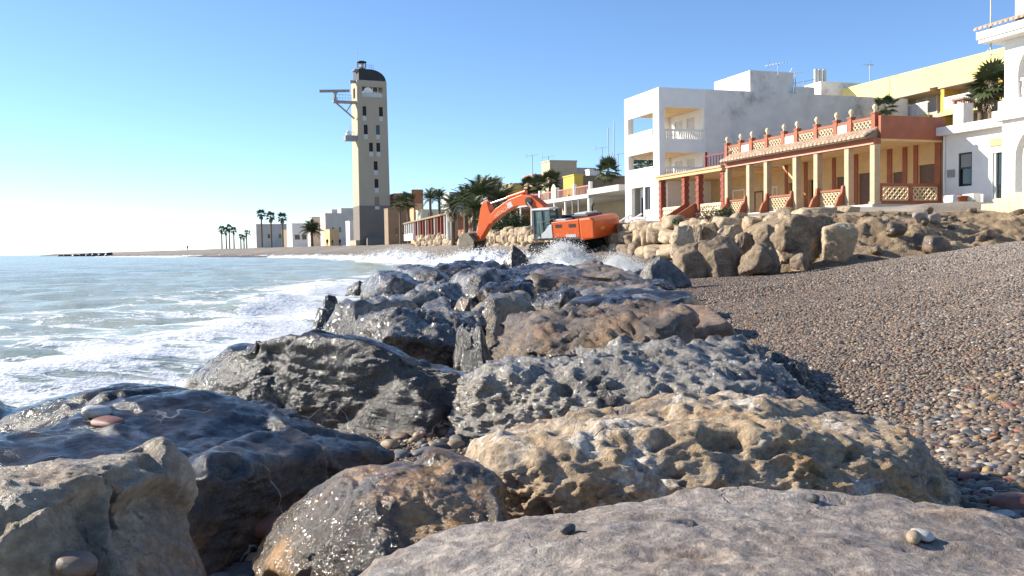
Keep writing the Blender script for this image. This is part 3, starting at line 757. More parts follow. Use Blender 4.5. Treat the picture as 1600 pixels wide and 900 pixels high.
# dark stones and clods on the bank
for i in range(30):
    px = rs.uniform(1345, 1600); t = rs.random()
    yp = 392-(px-1345)*.085-t*48
    d = 28.8+t*5.5
    p_ = D(px, yp, d)
    k = (np.abs(X-p_.x)+np.abs(Y-p_.y)).argmin()
    o = bpy.data.objects.new('bank_stone', vm[(rs.randrange(14), 1)]); COL.objects.link(o)
    sc = rs.uniform(.18, .42)
    o.location = (p_.x, p_.y, float(zz[k])-sc*.25); o.scale = (sc*rs.uniform(.8, 1.4), sc, sc*.8); o.rotation_euler = (rs.uniform(-.3, .3), rs.uniform(-.3, .3), rs.uniform(0, 6))
    tag(o, 'loose brown stone half buried in the dug soil bank', 'stone', 'stones on the soil bank')
for px, yp, d, sc, lab in ((1437, 352, 31.5, .5, 'grey white boulder lying on the dug soil bank'), (1458, 348, 32, .45, 'dark rounded boulder next to the grey white one on the soil bank'), (1400, 358, 30.5, .55, 'dark flat boulder in the hollow of the soil bank'), (1462, 372, 29.2, .7, 'brown lump of rock above a dark hollow in the soil bank')):
    p_ = D(px, yp, d); k = (np.abs(X-p_.x)+np.abs(Y-p_.y)).argmin()
    v, f = poly_rock_mesh(sc*1.2, sc, sc, 'cracked', 4, int(px), 16)
    org = (p_.x, p_.y, float(zz[k])-.1)
    rock_obj('bank_boulder', v+np.array(org), f, org, M_SLAB if 'white' in lab else M_BROWN, lab, 'boulder')
# ------------------------------------------------------------------ houses on the terrace
ZP = 2.9
A3 = D(1367, 320, 41.0); A = Vector((A3.x, A3.y, 0))
uu = Vector((-.322, .947, 0)).normalized(); nn_ = Vector((.947, .322, 0)).normalized()
YAW = math.atan2(-uu.y, -uu.x)
def s_at(px, t):                    # position along the street line whose column is px
    lo, hi = -60.0, 30.0
    for _ in range(50):
        m = (lo+hi)/2; q = A-uu*m+nn_*t+Vector((0, 0, ZP+1.5))
        if project(q)[0] < px: lo = m
        else: hi = m
    return lo
def house(name, label, cat='house', group=None): return empty(name, (A.x, A.y, ZP), YAW, label, cat, group)
def house_at(name, s, t, label, cat='house'):      # own base point, same street direction
    q = A-uu*s+nn_*t
    return empty(name, (q.x, q.y, ZP), YAW, label, cat)
M_WHITE = plain('white_plaster', (.82, .79, .735), .75, .05, 1.2, .12, .01, dirt=(.42, .40, .36), dirt_amt=.10)
M_OLDW = plain('weathered_white_plaster', (.76, .71, .65), .85, .10, .9, .2, .01, dirt=(.26, .22, .17), dirt_amt=.9)
M_TERRA = plain('terracotta_paint', (.32, .098, .046), .7, .14, 2.2, .15, .008, dirt=(.34, .12, .07), dirt_amt=.35)
M_CREAM = plain('cream_plaster', (.66, .44, .21), .8, .10, 1.6, .15, .008, dirt=(.5, .36, .2), dirt_amt=.5)
M_LATT = plain('cream_lattice', (.74, .60, .38), .8, .10, 3, .15, .006)
M_CONC = plain('cream_concrete_column', (.50, .385, .25), .85, .12, 3, .25, .008, dirt=(.4, .32, .22), dirt_amt=.4)
M_BRICKR = plain('red_brick_column', (.30, .085, .055), .85, .28, 9, .6, .02)
M_TILE = plain('clay_roof_tile', (.46, .31, .21), .85, .35, 5, .4, .01, dirt=(.55, .48, .38), dirt_amt=.6)
M_SHUT = plain('brown_shutter', (.155, .085, .052), .6, .12, 6, .2, .005)
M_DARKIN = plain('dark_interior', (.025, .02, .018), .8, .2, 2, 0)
M_GLASS = glassy('window_glass')
M_YEL = plain('pale_yellow_plaster', (.80, .66, .26), .8, .05, .8, .1, .01)
M_OCHRE = plain('ochre_paint', (.62, .42, .08), .8, .08, 1, .1, .01)
M_BEIGE = plain('beige_plaster', (.52, .42, .29), .85, .08, .8, .1, .01, dirt=(.4, .32, .22), dirt_amt=.3)
M_GREYC = plain('grey_concrete', (.30, .29, .275), .85, .12, 1.2, .2, .01, dirt=(.2, .19, .18), dirt_amt=.5)
M_LCONC = plain('pale_concrete', (.55, .53, .49), .85, .12, 1.4, .2, .01, dirt=(.36, .33, .29), dirt_amt=.5)
M_METAL = plain('galvanised_metal', (.42, .42, .43), .4, .1, 6, .05, .002, metal=.8)
M_BLACK = plain('black_metal', (.02, .02, .022), .5, .2, 5, .05, .002)
M_ORANGEW = plain('orange_plaster', (.50, .18, .07), .8, .1, .8, .1, .01)
M_BROWNW = plain('brown_plaster', (.26, .19, .125), .85, .12, .8, .1, .01)

def lattice(name, parent, w, h, M, bar=.05, step=.17, dp=.06, mat=None, sub=None):
    """open diamond lattice filling w x h in the local x-z plane"""
    mb = MB(); k = -h
    while k < w:
        for sgn in (1, -1):
            x0, z0, x1, z1 = k, 0.0, k+h, h
            if x0 < 0: z0 -= x0; x0 = 0
            if x1 > w: z1 -= (x1-w); x1 = w
            if x1-x0 > .04:
                if sgn < 0: x0, x1 = w-x0, w-x1
                mb.bar(M @ Vector((x0, dp*.25*sgn, z0)), M @ Vector((x1, dp*.25*sgn, z1)), dp*.5, bar, up=(M.to_3x3() @ Vector((0, 1, 0))))
        k += step
    for a, b_ in (((0, 0), (w, 0)), ((0, h), (w, h)), ((0, 0), (0, h)), ((w, 0), (w, h))):
        mb.bar(M @ Vector((a[0], 0, a[1])), M @ Vector((b_[0], 0, b_[1])), dp*1.1, .05, up=(M.to_3x3() @ Vector((0, 1, 0))))
    return mb.build(name, mat or M_LATT, parent)
def TM(x, y, z, rz=0.0): return Matrix.Translation((x, y, z)) @ Matrix.Rotation(rz, 4, 'Z')

# --- terracotta porch house
PH = house('porch_house', 'terracotta and cream single storey house with columned porch and lattice parapet')
S_L = s_at(1032, 0)        # far end of the low wing
S_M = s_at(1138, 0)        # where the parapet and tiled roof stop
TB = 3.8
cols = [s_at(q, 0) for q in (1367, 1326.5, 1278, 1245, 1199.5, 1172, 1138)]
mb = MB().box(S_L, .12, -.25, TB+.3, -.9, 0); mb.build('plinth', M_LCONC, PH)
doors = []   # on the back wall: (px0, px1, z0, z1, kind)
for a, b_, z0, z1, kd in ((1394.5, 1411, .02, 1.75, 'shutter'), (1435, 1461, .02, 1.95, 'shutter'), (1341, 1361, .02, 1.9, 'shutter'), (1306.5, 1322, .75, 1.85, 'shutter'), (1262.5, 1274, .02, 1.9, 'open'),
                          (1231.5, 1241, .02, 1.85, 'open'), (1208, 1214, .8, 1.7, 'window'), (1146, 1163, .3, 1.75, 'panel'), (1180, 1192, .02, 1.5, 'panel')):
    doors.append((s_at(a, TB), s_at(b_, TB), z0, z1, kd))
mb = MB().wall(S_M, 0.0, 0, 2.95, TB, .25, [(a, b_, z0, z1) for a, b_, z0, z1, _ in doors]); mb.build('back_wall', M_CREAM, PH)
for a, b_, z0, z1, kd in doors:
    if kd == 'open':
        mb = MB().box(a-.02, b_+.02, TB+.26, TB+1.2, z0, z1); mb.build('doorway', M_DARKIN, PH)
        continue
    d_ = MB().box(a+.002, b_-.002, TB+.10, TB+.15, z0+.002, z1-.002).build('window' if kd == 'window' else 'door', M_GLASS if kd == 'window' else M_SHUT, PH)
    if kd == 'shutter':
        sl = MB()
        for i in range(int((z1-z0)/.07)): sl.box(a+.02, b_-.02, TB+.085, TB+.101, z0+.02+i*.07, z0+.075+i*.07)
        sl.build('slats', M_SHUT, d_)
    else:
        fr = MB(); mt = M_WHITE if kd == 'window' or a < s_at(1170, TB) else M_SHUT
        fr.box(a-.06, a+.03, TB-.03, TB+.09, z0, z1+.06); fr.box(b_-.03, b_+.06, TB-.03, TB+.09, z0, z1+.06); fr.box(a+.031, b_-.031, TB-.03, TB+.09, z1-.02, z1+.06)
        fr.build('frame', mt, d_)
for a, b_ in ((1387, 1394), (1411, 1417.5), (1428, 1434.5), (1461.5, 1470.5), (1335, 1341), (1301, 1306), (1257, 1262), (1227, 1231), ):
    MB().box(s_at(a, TB), s_at(b_, TB), TB-.05, TB+.01, 0, 2.94).build('pilaster', M_TERRA, PH)
for s in cols:
    c = MB().box(s-.155, s+.155, -.155, .155, 0, 2.75, bev=.012).build('column', M_CONC, PH)
    MB().box(s-.19, s+.19, -.19, .19, .001, .12).build('base', M_CONC, c)
MB().box(S_M-.15, .16, -.19, .19, 2.752, 3.02).build('beam', M_TERRA, PH)
MB().box(S_M-.1, .13, -.215, -.191, 2.74, 2.80).build('drip_edge', plain('pink_paint', (.62, .33, .24), .7), PH)
MB().box(S_M, .0, .192, TB+.3, 2.952, 3.1).build('ceiling', M_CREAM, PH)
MB().box(.0, .155, .192, TB+.12, 3.0, 4.06).build('end_fascia', M_TERRA, PH)
MB().box(.0, .13, .192, TB+.1, 2.90, 2.998).build('end_soffit', M_CREAM, PH)
MB().box(S_M, 0, TB+.0, TB+.28, 2.96, 3.9).build('rear_parapet', M_TERRA, PH)
# tiled lean-to roof: each course a row of curved clay tiles
rt = MB(); n_t = int((0-S_M)/.30)
for i in range(n_t):
    s = S_M+(i+.5)*(-S_M)/n_t
    for j in range(3):
        t0, t1 = .22-j*.26, .22-(j+1)*.26-.03; z0, z1 = 3.47-j*.135, 3.47-(j+1)*.135-.02
        vs = []; fs = []
        for e, (tt, zt, rr) in enumerate(((t0, z0, .115), (t1, z1, .14))):
            for k in range(6):
                a = math.pi*k/5; vs.append(Vector((s+math.cos(a)*rr, tt, zt+math.sin(a)*rr+.015*j)))
        for k in range(5): fs.append((k, k+1, 7+k, 6+k))
        fs.append(tuple(range(6, 12)))
        rt.add(vs, fs, True)
o = rt.build('roof_tiles', M_TILE, PH); o['kind'] = 'stuff'
MB().prism([(.22, 3.45), (-.52, 3.07), (-.52, 3.022), (.22, 3.022)], S_M, .0, Matrix(((0, 1, 0, 0), (1, 0, 0, 0), (0, 0, 1, 0), (0, 0, 0, 1)))).build('roof_slab', M_BROWNW, PH)
# parapet: posts with finials, lattice panels and white plaques between
posts = [s_at(q, .35) for q in (1367, 1330, 1307.5, 1276.5, 1246, 1225.5, 1199.5, 1175.5, 1158, 1137)]
for s in posts:
    p_ = MB().box(s-.13, s+.13, .23, .47, 3.3, 4.2).build('parapet_post', M_TERRA, PH)
    MB().box(s-.16, s+.16, .20, .50, 4.201, 4.27).build('cap', M_TERRA, p_)
    MB().lathe([(.0, 4.27), (.09, 4.27), (.05, 4.34), (.06, 4.38), (.115, 4.46), (.12, 4.54), (.08, 4.62), (.02, 4.66), (.0, 4.67)], (s, .35, 0), 12).build('finial', M_LATT, p_)
kinds = 'LPLLPLLPL'
for i, k in enumerate(kinds):
    b_, a = posts[i]-.13, posts[i+1]+.13
    MB().box(a, b_, .27, .43, 3.3, 3.42).build('parapet_rail', M_TERRA, PH)
    MB().box(a, b_, .27, .43, 3.97, 4.09).build('parapet_rail', M_TERRA, PH)
    if k == 'L': lattice('lattice_panel', PH, b_-a-.02, .53, TM(a+.01, .35, 3.43), .05, .25, .07)
    else:
        q = MB().box(a, b_, .27, .43, 3.421, 3.969).build('plaque_back', M_TERRA, PH)
        MB().box(a+.06, b_-.06, .245, .27, 3.45, 3.94).build('plaque', M_WHITE, q)
# low lattice walls in every second bay, with angled wing walls beside the steps
for i in (1, 3, 5):
    b_, a = cols[i]-.17, cols[i+1]+.17
    lattice('low_lattice', PH, b_-a-.04, .66, TM(a+.02, -.02, .06), .05, .25, .09)
    MB().box(a, b_, -.13, .11, .745, .84).build('low_wall_cap', M_TERRA, PH)
    for s in (a+.02, b_-.02):
        MB().prism([(-.132, .0), (-.5, -.3), (-.66, .05), (-.5, .42), (-.30, .62), (-.24, .98), (-.132, 1.0)], s-.07, s+.07, Matrix(((0, 1, 0, 0), (1, 0, 0, 0), (0, 0, 1, 0), (0, 0, 0, 1)))).build('wing_wall', M_TERRA, PH)
for i in (0, 2, 4):
    b_, a = cols[i]-.17, cols[i+1]+.17
    for k in range(3): MB().box(a+.1, b_-.1, -.55-.3*k, -.252-.3*k, -.9, -.12-.22*k).build('step', M_LCONC, PH)
MB().box(-.06, .10, .17, TB-.02, 0, .16).build('side_rail', M_TERRA, PH)
MB().box(-.06, .10, .17, TB-.02, .82, .96).build('side_rail', M_TERRA, PH)
for a, b_ in ((.17, .34), (1.9, 2.1), (3.6, 3.78)): MB().box(-.055, .095, a, b_, .161, .819).build('side_post', M_TERRA, PH)
for a, b_ in ((.34, 1.9), (2.1, 3.6)): lattice('side_lattice', PH, b_-a-.02, .64, TM(.02, a+.01, .17, math.pi/2), .055, .28, .08)
# low wing with brick columns
MB().box(S_L+.02, S_M-.16, -.35, TB+.3, 2.62, 2.80).build('wing_roof', M_CREAM, PH)
MB().box(S_L, S_M-.155, -.42, TB+.35, 2.801, 2.93).build('roof_edge', plain('tan_roof_edge', (.5, .33, .19), .8), PH)
MB().wall(S_L, S_M, 0, 2.62, TB, .25, [(s_at(1106, TB), s_at(1110, TB), .5, 1.3)]).build('wing_back_wall', M_CREAM, PH)
MB().wall(.4, TB, 0, 2.62, S_L, .2, [], axis='y').build('wing_end_wall', M_WHITE, PH)
for q in (1034.5, 1071, 1093, 1132):
    s = s_at(q, 0); m_ = MB()
    for k in range(13):
        g = .155 if k % 2 else .185; m_.box(s-g, s+g, -g, g, k*.2+.004, k*.2+.196)
    m_.box(s-.13, s+.13, -.13, .13, 0, 2.618)
    m_.build('brick_column', M_BRICKR, PH)
for a, b_ in ((1036.5, 1068), (1096, 1131)):
    sa, sb = s_at(a, 0), s_at(b_, 0); L = sb-sa; nh = max(2, int(L/.26))
    holes = [(sa+(i+.25)*L/nh, sa+(i+.78)*L/nh, z, z+.12) for i in range(nh) for z in (.22, .5)]
    MB().wall(sa, sb, 0, .78, -.08, .16, holes).build('breeze_wall', M_LATT, PH)
sa, sb = s_at(1060, -1.0), s_at(1088, -1.0)
st = MB()
for k in range(5): st.box(s_at(1074, 0), s_at(1089, 0), -.3-.32*(k+1), -.27-.32*k, -1.2, -.05-.2*k)
st.build('stair', M_LCONC, PH)
for s in (s_at(1073, 0), s_at(1090, 0)):
    w_ = MB().prism([(-.15, .0), (-.15, .9), (-1.9, -.1), (-1.9, -1.2), (-1.6, -1.2)], s-.06, s+.06, Matrix(((0, 1, 0, 0), (1, 0, 0, 0), (0, 0, 1, 0), (0, 0, 0, 1))))
    w_.build('stair_wall', M_TERRA, PH)
# dark red terrace rail on the low wing
rl = MB()
for k in range(9):
    s = S_M-.2-k*.32; rl.bar((s, .3, 2.93), (s, .3, 3.72), .05)
rl.bar((S_M-.1, .3, 3.72), (S_M-3.0, .3, 3.72), .09); rl.bar((S_M-.1, .3, 3.05), (S_M-3.0, .3, 3.05), .07)
rl.bar((S_M-3.0, .3, 2.93), (S_M-3.0, .3, 4.0), .16)
rl.build('terrace_rail', plain('dark_red_paint', (.16, .03, .035), .6), PH)

# --- white three storey house
S0 = S_L-.12; S1 = s_at(977, 0)
WH = house('balcony_house', 'white three storey house with open corner balconies and a long bare side wall')
front_holes = [(S1+.55, S0-.85, 6.25, 7.4), (S1+.55, S0-.85, 3.7, 4.75), (S0-2.2, S0-1.35, .75, 2.35), (S1+1.0, S1+2.9, .05, 2.4)]
MB().wall(S1, S0, -.6, 8.95, 0, .28, front_holes).build('front_wall', M_WHITE, WH)
MB().wall(.285, 3.6, -.6, 8.95, S0-.25, .25, [(.45, 3.45, 5.5, 7.65), (.45, 3.45, 2.95, 4.6)], axis='y').build('balcony_side_wall', M_WHITE, WH)
side = MB().wall(3.602, 21, -.6, 8.95, S0-.25, .25, [], axis='y'); side.build('side_wall', M_OLDW, WH)
MB().wall(.285, 21, -.6, 8.95, S1, .25, [(.6, 3.2, 5.5, 7.65), (.6, 3.2, 2.95, 4.6)], axis='y').build('far_wall', M_WHITE, WH)
bh = [(S0-2.6, S0-1.5, 5.55, 7.3), (S0-4.3, S0-3.2, 5.55, 7.3), (S0-2.6, S0-1.5, 2.95, 4.4), (S0-4.3, S0-3.2, 2.95, 4.4)]
MB().wall(S1+.26, S0-.26, -.6, 8.7, 3.62, .2, bh).build('inner_wall', M_WHITE, WH)
for a, b_, z0, z1 in bh: MB().box(a, b_, 3.68, 3.75, z0, z1).build('shutter', plain('pale_shutter', (.6, .58, .55), .6) if 'pale_shutter' not in bpy.data.materials else bpy.data.materials['pale_shutter'], WH)
MB().box(S1+.26, S0-.26, .29, 20.8, 8.5, 8.8).build('roof', M_LCONC, WH)
for z in (5.2, 2.5): MB().box(S1+.255, S0-.255, .285, 3.6, z, z+.25).build('balcony_floor', M_WHITE, WH)
for z in (7.65, 4.65): MB().box(S1+.26, S0-.26, .29, 3.6, z+.05, z+.12).build('balcony_ceiling', M_CREAM, WH)
for z in (5.5, 2.95):       # turned balusters in the side openings
    bs_ = MB()
    for k in range(17):
        t = .55+k*.175; bs_.lathe([(.045, 0), (.03, .06), (.06, .22), (.028, .42), (.045, .55)], (S0-.13, t, z+.02), 6)
    bs_.box(S0-.22, S0-.03, .46, 3.44, z+.56, z+.68)
    bs_.build('balustrade', M_WHITE, WH)
for z in (5.45, 2.9):       # moulded panel on the front balcony parapets
    q = MB().box(S1+.6, S0-.9, -.06, -.002, z+.42, z+.72).build('parapet_moulding', M_WHITE, WH)
    MB().box(S1+.5, S0-.8, -.09, -.002, z+.74, z+.80).build('handrail', M_WHITE, q)
w_ = MB().box(S0-2.2, S0-1.35, .12, .16, .75, 2.35).build('window', M_GLASS, WH); MB().box(S0-1.8, S0-1.75, .08, .119, .75, 2.35).build('mullion', M_SHUT, w_)
w_ = MB().box(S1+1.0, S1+2.9, .7, .75, .05, 2.4).build('entrance_recess', M_WHITE, WH); MB().box(S1+1.3, S1+1.9, .66, .699, .05, 1.7).build('door_pane', M_GLASS, w_)
MB().box(S0-5.0, S0-.3, 7.4, 11.0, 8.802, 10.5).build('stair_block', M_OLDW, WH)
MB().box(S0-.24, S0-.005, 11.0, 12.6, 8.951, 9.45).build('parapet_end', M_OLDW, WH)
# white stair with balustrades in front
stw = MB()
for k in range(6): stw.box(S1+1.0, S1+2.6, -.3-.3*(k+1), -.3*k-.02, -1.2, -.05-.17*k)
stw.build('front_stair', M_WHITE, WH)
for s in (S1+.9, S1+2.7):
    bl = MB()
    for k in range(7): bl.lathe([(.05, 0), (.035, .1), (.06, .25), (.035, .5)], (s, -.2-.28*k, -.1-.17*k), 6)
    bl.bar((s, -.05, .5), (s, -2.1, -.68), .14, .1); bl.bar((s, -.05, -.1), (s, -2.1, -1.25), .14, .1)
    bl.build('stair_balustrade', M_WHITE, WH)
bl = MB()
for k in range(9): bl.lathe([(.05, 0), (.035, .1), (.06, .25), (.035, .6)], (S0-.2-.22*k, -1.0, -.5), 6)
bl.box(S0-2.1, S0-.1, -1.07, -.93, .1, .2); bl.box(S0-2.1, S0-.1, -1.08, -.92, -.6, -.5)
bl.build('garden_balustrade', M_WHITE, WH)

# --- low white house
LW = house('low_white_house', 'low white single storey house with one dark window between porch house and arcaded house')
sw0, sw1 = .16, 6.6
win = (s_at(1497.5, TB), s_at(1518.5, TB), .75, 2.28); dr = (s_at(1550.5, TB), s_at(1566, TB), .05, 2.1)
MB().wall(sw0, sw1, -.3, 3.18, TB, .25, [win, dr]).build('front_wall', M_WHITE, LW)
MB().box(sw0-.05, sw1, TB-.42, 12, 3.182, 3.56).build('roof_slab', M_WHITE, LW)
w_ = MB().box(win[0], win[1], TB+.12, TB+.15, win[2], win[3]).build('window', M_GLASS, LW)
fr = MB(); fr.box(win[0]-.0, win[0]+.06, TB+.03, TB+.119, win[2], win[3]); fr.box(win[1]-.06, win[1], TB+.03, TB+.119, win[2], win[3]); fr.box(win[0]+.061, win[1]-.061, TB+.03, TB+.119, win[3]-.07, win[3]); fr.box(win[0]+.061, win[1]-.061, TB+.03, TB+.119, win[2]+.8, win[2]+.86)
fr.build('frame', M_BLACK, w_)
MB().box(win[0]+.06, win[1]-.06, TB+.08, TB+.115, win[2]+.87, win[3]-.07).build('blind', M_GREYC, w_)
d_ = MB().box(dr[0], dr[1], TB+.14, TB+.17, dr[2], dr[3]).build('door', M_GLASS, LW); MB().box(dr[0]+.02, dr[0]+.14, TB+.05, TB+.139, dr[2], dr[3]).build('curtain', plain('pale_curtain', (.45, .5, .5), .8), d_)
MB().box(s_at(1547, TB), s_at(1568, TB), TB-.06, TB-.002, 2.4, 2.72).build('door_lintel', M_CREAM, LW)
MB().box(s_at(1482, TB), s_at(1492, TB), TB-.09, TB-.002, 1.22, 1.56).build('meter_box', M_GREYC, LW)
MB().tube([(s_at(1476.5, TB), TB-.06, -.2), (s_at(1476.5, TB), TB-.06, 3.15)], .045, 8).build('drain_pipe', M_WHITE, LW)
ch = D(1505, 180, 44.5); chl = (Vector((ch.x, ch.y, 0))-A); cs, ct = -chl.dot(uu), chl.dot(nn_)
c_ = MB().box(cs-.32, cs+.32, ct-.32, ct+.32, 3.561, 5.05).build('chimney', plain('pinkish_plaster', (.66, .56, .46), .8), LW)
for dx, dy in ((-.26, -.26), (.26, -.26), (-.26, .26), (.26, .26)): MB().box(cs+dx-.06, cs+dx+.06, ct+dy-.06, ct+dy+.06, 5.051, 5.22).build('pot_leg', M_BRICKR, c_)
MB().box(cs-.38, cs+.38, ct-.38, ct+.38, 5.221, 5.30).build('chimney_cap', M_BROWNW, c_)
pl = house_at('planter', (s_at(1490, 3.2)+s_at(1527, 3.2))/2, 3.0, 'white rendered trough planter against the low white house', 'planter')
MB().box(-.85, .85, -.2, .25, -.25, .32, bev=.05).build('trough', M_WHITE, pl)
MB().box(-.75, .75, -.12, .17, .26, .335).build('soil', M_SOIL, pl)
pot = house_at('flower_pot', s_at(1504, 2.6), 2.6, 'reddish clay flower pot before the white trough', 'pot')
MB().lathe([(0, -.2), (.14, -.2), (.2, .18), (.22, .18), (.22, .25), (.17, .25), (.16, .15), (0, .15)], (0, 0, 0), 14).build('pot_body', M_TERRA, pot)

# --- arcaded white house
AH = house('arcaded_house', 'white two storey house with arches, tiled eave and yellow tiled steps')
TA = 1.0; sA = s_at(1565.5, TA)
def arch_wall(parent, name, s0, t, th, z0, z1, piers, spring, mat):
    """wall along s with round arched openings [(a, b)]"""
    mb = MB(); s_end = piers[-1][1]+.7; cur = s0
    def quadbox(a, b, za, zb): mb.box(a, b, t, t+th, za, zb)
    for a, b_ in piers:
        quadbox(cur, a, z0, z1)
        r = (b_-a)/2; c = (a+b_)/2; n_ = 16
        for k in range(n_):
            a0, a1 = math.pi*(1-k/n_), math.pi*(1-(k+1)/n_)
            x0, x1 = c+r*math.cos(a0), c+r*math.cos(a1); y0, y1 = spring+r*math.sin(a0), spring+r*math.sin(a1)
            vs = [(x0, t, y0), (x1, t, y1), (x1, t, z1), (x0, t, z1), (x0, t+th, y0), (x1, t+th, y1), (x1, t+th, z1), (x0, t+th, z1)]
            mb.add(vs, [(0, 1, 2, 3), (7, 6, 5, 4), (0, 4, 5, 1), (3, 2, 6, 7)])
        cur = b_
    quadbox(cur, s_end, z0, z1)
    return mb.build(name, mat, parent)
arch_wall(AH, 'ground_arcade', sA, TA, .38, -.6, 3.0, [(sA+.62, sA+3.0), (sA+3.7, sA+6.1)], 1.5, M_WHITE)
arch_wall(AH, 'upper_arcade', sA+.04, TA+.05, .36, 3.781, 6.15, [(sA+.66, sA+3.0), (sA+3.7, sA+6.1)], 4.75, M_WHITE)
MB().box(sA-.3, sA+7, TA-.22, TA+4.5, 3.002, 3.40).build('floor_band', M_WHITE, AH)
MB().box(sA-.12, sA+7, TA-.1, TA+4.5, 3.401, 3.78).build('floor_kerb', M_WHITE, AH)
MB().box(sA-.62, sA+7, TA-.6, TA+4.5, 6.152, 6.30).build('eave_soffit', M_WHITE, AH)
MB().box(sA-.68, sA+7, TA-.66, TA+4.5, 6.301, 6.62).build('eave_fascia', M_WHITE, AH)
tl = MB()
for i in range(32):
    s = sA-.6+i*.24; vs = []; fs = []
    for tt, zt in ((TA+.5, 7.05), (TA-.78, 6.66)):
        for k in range(7): a = math.pi*k/6; vs.append((s+math.cos(a)*.11, tt, zt+math.sin(a)*.11))
    for k in range(6): fs.append((k, k+1, 8+k, 7+k))
    fs.append(tuple(range(7, 14))); tl.add(vs, fs, True)
o = tl.build('eave_tiles', M_TILE, AH); o['kind'] = 'stuff'
MB().box(sA+.15, sA+7, TA+.45, TA+4.4, 6.622, 9.6).build('attic', M_WHITE, AH)
MB().box(sA-.05, sA+7, TA+.25, TA+4.5, 8.35, 8.5).build('attic_cornice', M_BROWNW, AH)
MB().box(sA+.3, sA+7, TA+2.8, TA+3.0, -.3, 3.0).build('porch_wall', M_WHITE, AH)
MB().box(sA+.3, sA+7, TA+2.8, TA+3.0, 3.782, 6.15).build('upper_wall', M_WHITE, AH)
MB().box(sA+.9, sA+1.6, TA+2.75, TA+2.799, .2, 1.7).build('door', M_DARKIN, AH)
MB().box(sA+1.2, sA+2.0, TA+2.75, TA+2.799, 3.8, 5.8).build('window', M_GLASS, AH)
ub = MB()
for k in range(10): ub.lathe([(.05, 0), (.035, .08), (.07, .28), (.035, .55), (.05, .68)], (sA+.78+k*.23, TA+.2, 3.79), 8)
ub.box(sA+.67, sA+3.0, TA+.12, TA+.30, 4.47, 4.58); ub.build('balustrade', M_WHITE, AH)
def tile_mat():
    m, n, l, b = new_mat('yellow_floor_tile'); v = coords(n, l)
    l.new(ramp(n, l, tex_noise(n, l, v, 4, 4), [(.3, (.62, .52, .28)), (.7, (.74, .65, .40))]), b.inputs['Base Color']); b.inputs['Roughness'].default_value = .35
    return m
M_YTILE = tile_mat()
sx0, sx1 = s_at(1537, -.2), s_at(1537, -.2)+7
for k in range(3):
    tb = MB(); step = MB().box(sx0+.3*k, sx1, TA-1.3+.32*k, TA+3 if k == 2 else TA-1.3+.32*(k+1)-.002, -.75, -.33+.2*k).build('tiled_step', M_LCONC, AH)
    for i in range(30):
        a = sx0+.3*k+i*.22
        if a+.2 < sx1: tb.box(a+.008, a+.212, TA-1.3+.32*k-.012, TA-1.3+.32*k-.001, -.52+.2*k, -.335+.2*k)
        if a+.2 < sx1: tb.box(a+.008, a+.212, TA-1.3+.32*k-.012, TA-1.3+.32*k+.3, -.329+.2*k, -.318+.2*k)
        if k == 0 and a+.2 < sx1: tb.box(a+.008, a+.212, TA-1.3-.012, TA-1.301, -.73, -.53)
    tb.build('tile_facing', M_YTILE, step)

# --- pale yellow apartment block behind
YB = house_at('yellow_apartment_block', -12.0, 21.6, 'long pale yellow apartment block with loggias behind the houses', 'building')
for a, b_, z0, z1, nm, mt in ((-21, 14, 9.45, 11.05, 'roof_fascia', M_YEL), ):
    MB().box(a, b_, -.25, 12, z0, z1).build(nm, mt, YB)
MB().box(-21, 14, 1.6, 12, -2, 9.448).build('wall', M_BEIGE, YB)
for z in (7.35, 4.3, 1.3):
    MB().box(-21, 14, -.1, 1.598, z-.1, z+.18).build('slab', M_BEIGE, YB)
for i, s in enumerate((-21, -16.2, -11.2, -6.2, -1.2, 3.8, 8.8)):
    MB().box(s, s+.35, .1, 1.597, -2, 9.446).build('fin_wall', M_OCHRE, YB)
    for z in (7.53, 4.48):
        a, b_ = s+.7, s+4.3
        p_ = MB().box(a, b_, -.35, -.2, z-.3, z+.1).build('balcony_parapet', M_YEL, YB)
        bb = MB()
        for k in range(int((b_-a)/.16)): bb.box(a+k*.16+.03, a+k*.16+.11, -.31, -.24, z+.101, z+.9)
        bb.box(a, b_, -.34, -.21, z+.9, z+1.0); bb.build('balustrade', M_WHITE, p_)
        w_ = MB().box(s+1.3, s+3.2, 1.5, 1.598, z+.1, z+1.9).build('window', M_GLASS if z < 6 else M_LCONC, YB)
        fr = MB(); fr.box(s+1.2, s+1.3, 1.46, 1.6, z+.1, z+2.0); fr.box(s+3.2, s+3.3, 1.46, 1.6, z+.1, z+2.0); fr.box(s+2.2, s+2.3, 1.46, 1.499, z+.1, z+1.9); fr.build('frame', M_WHITE, w_)
    MB().box(s+.36, s+4.6, -.5, 1.59, 9.2, 9.447).build('awning_soffit', M_BEIGE, YB)

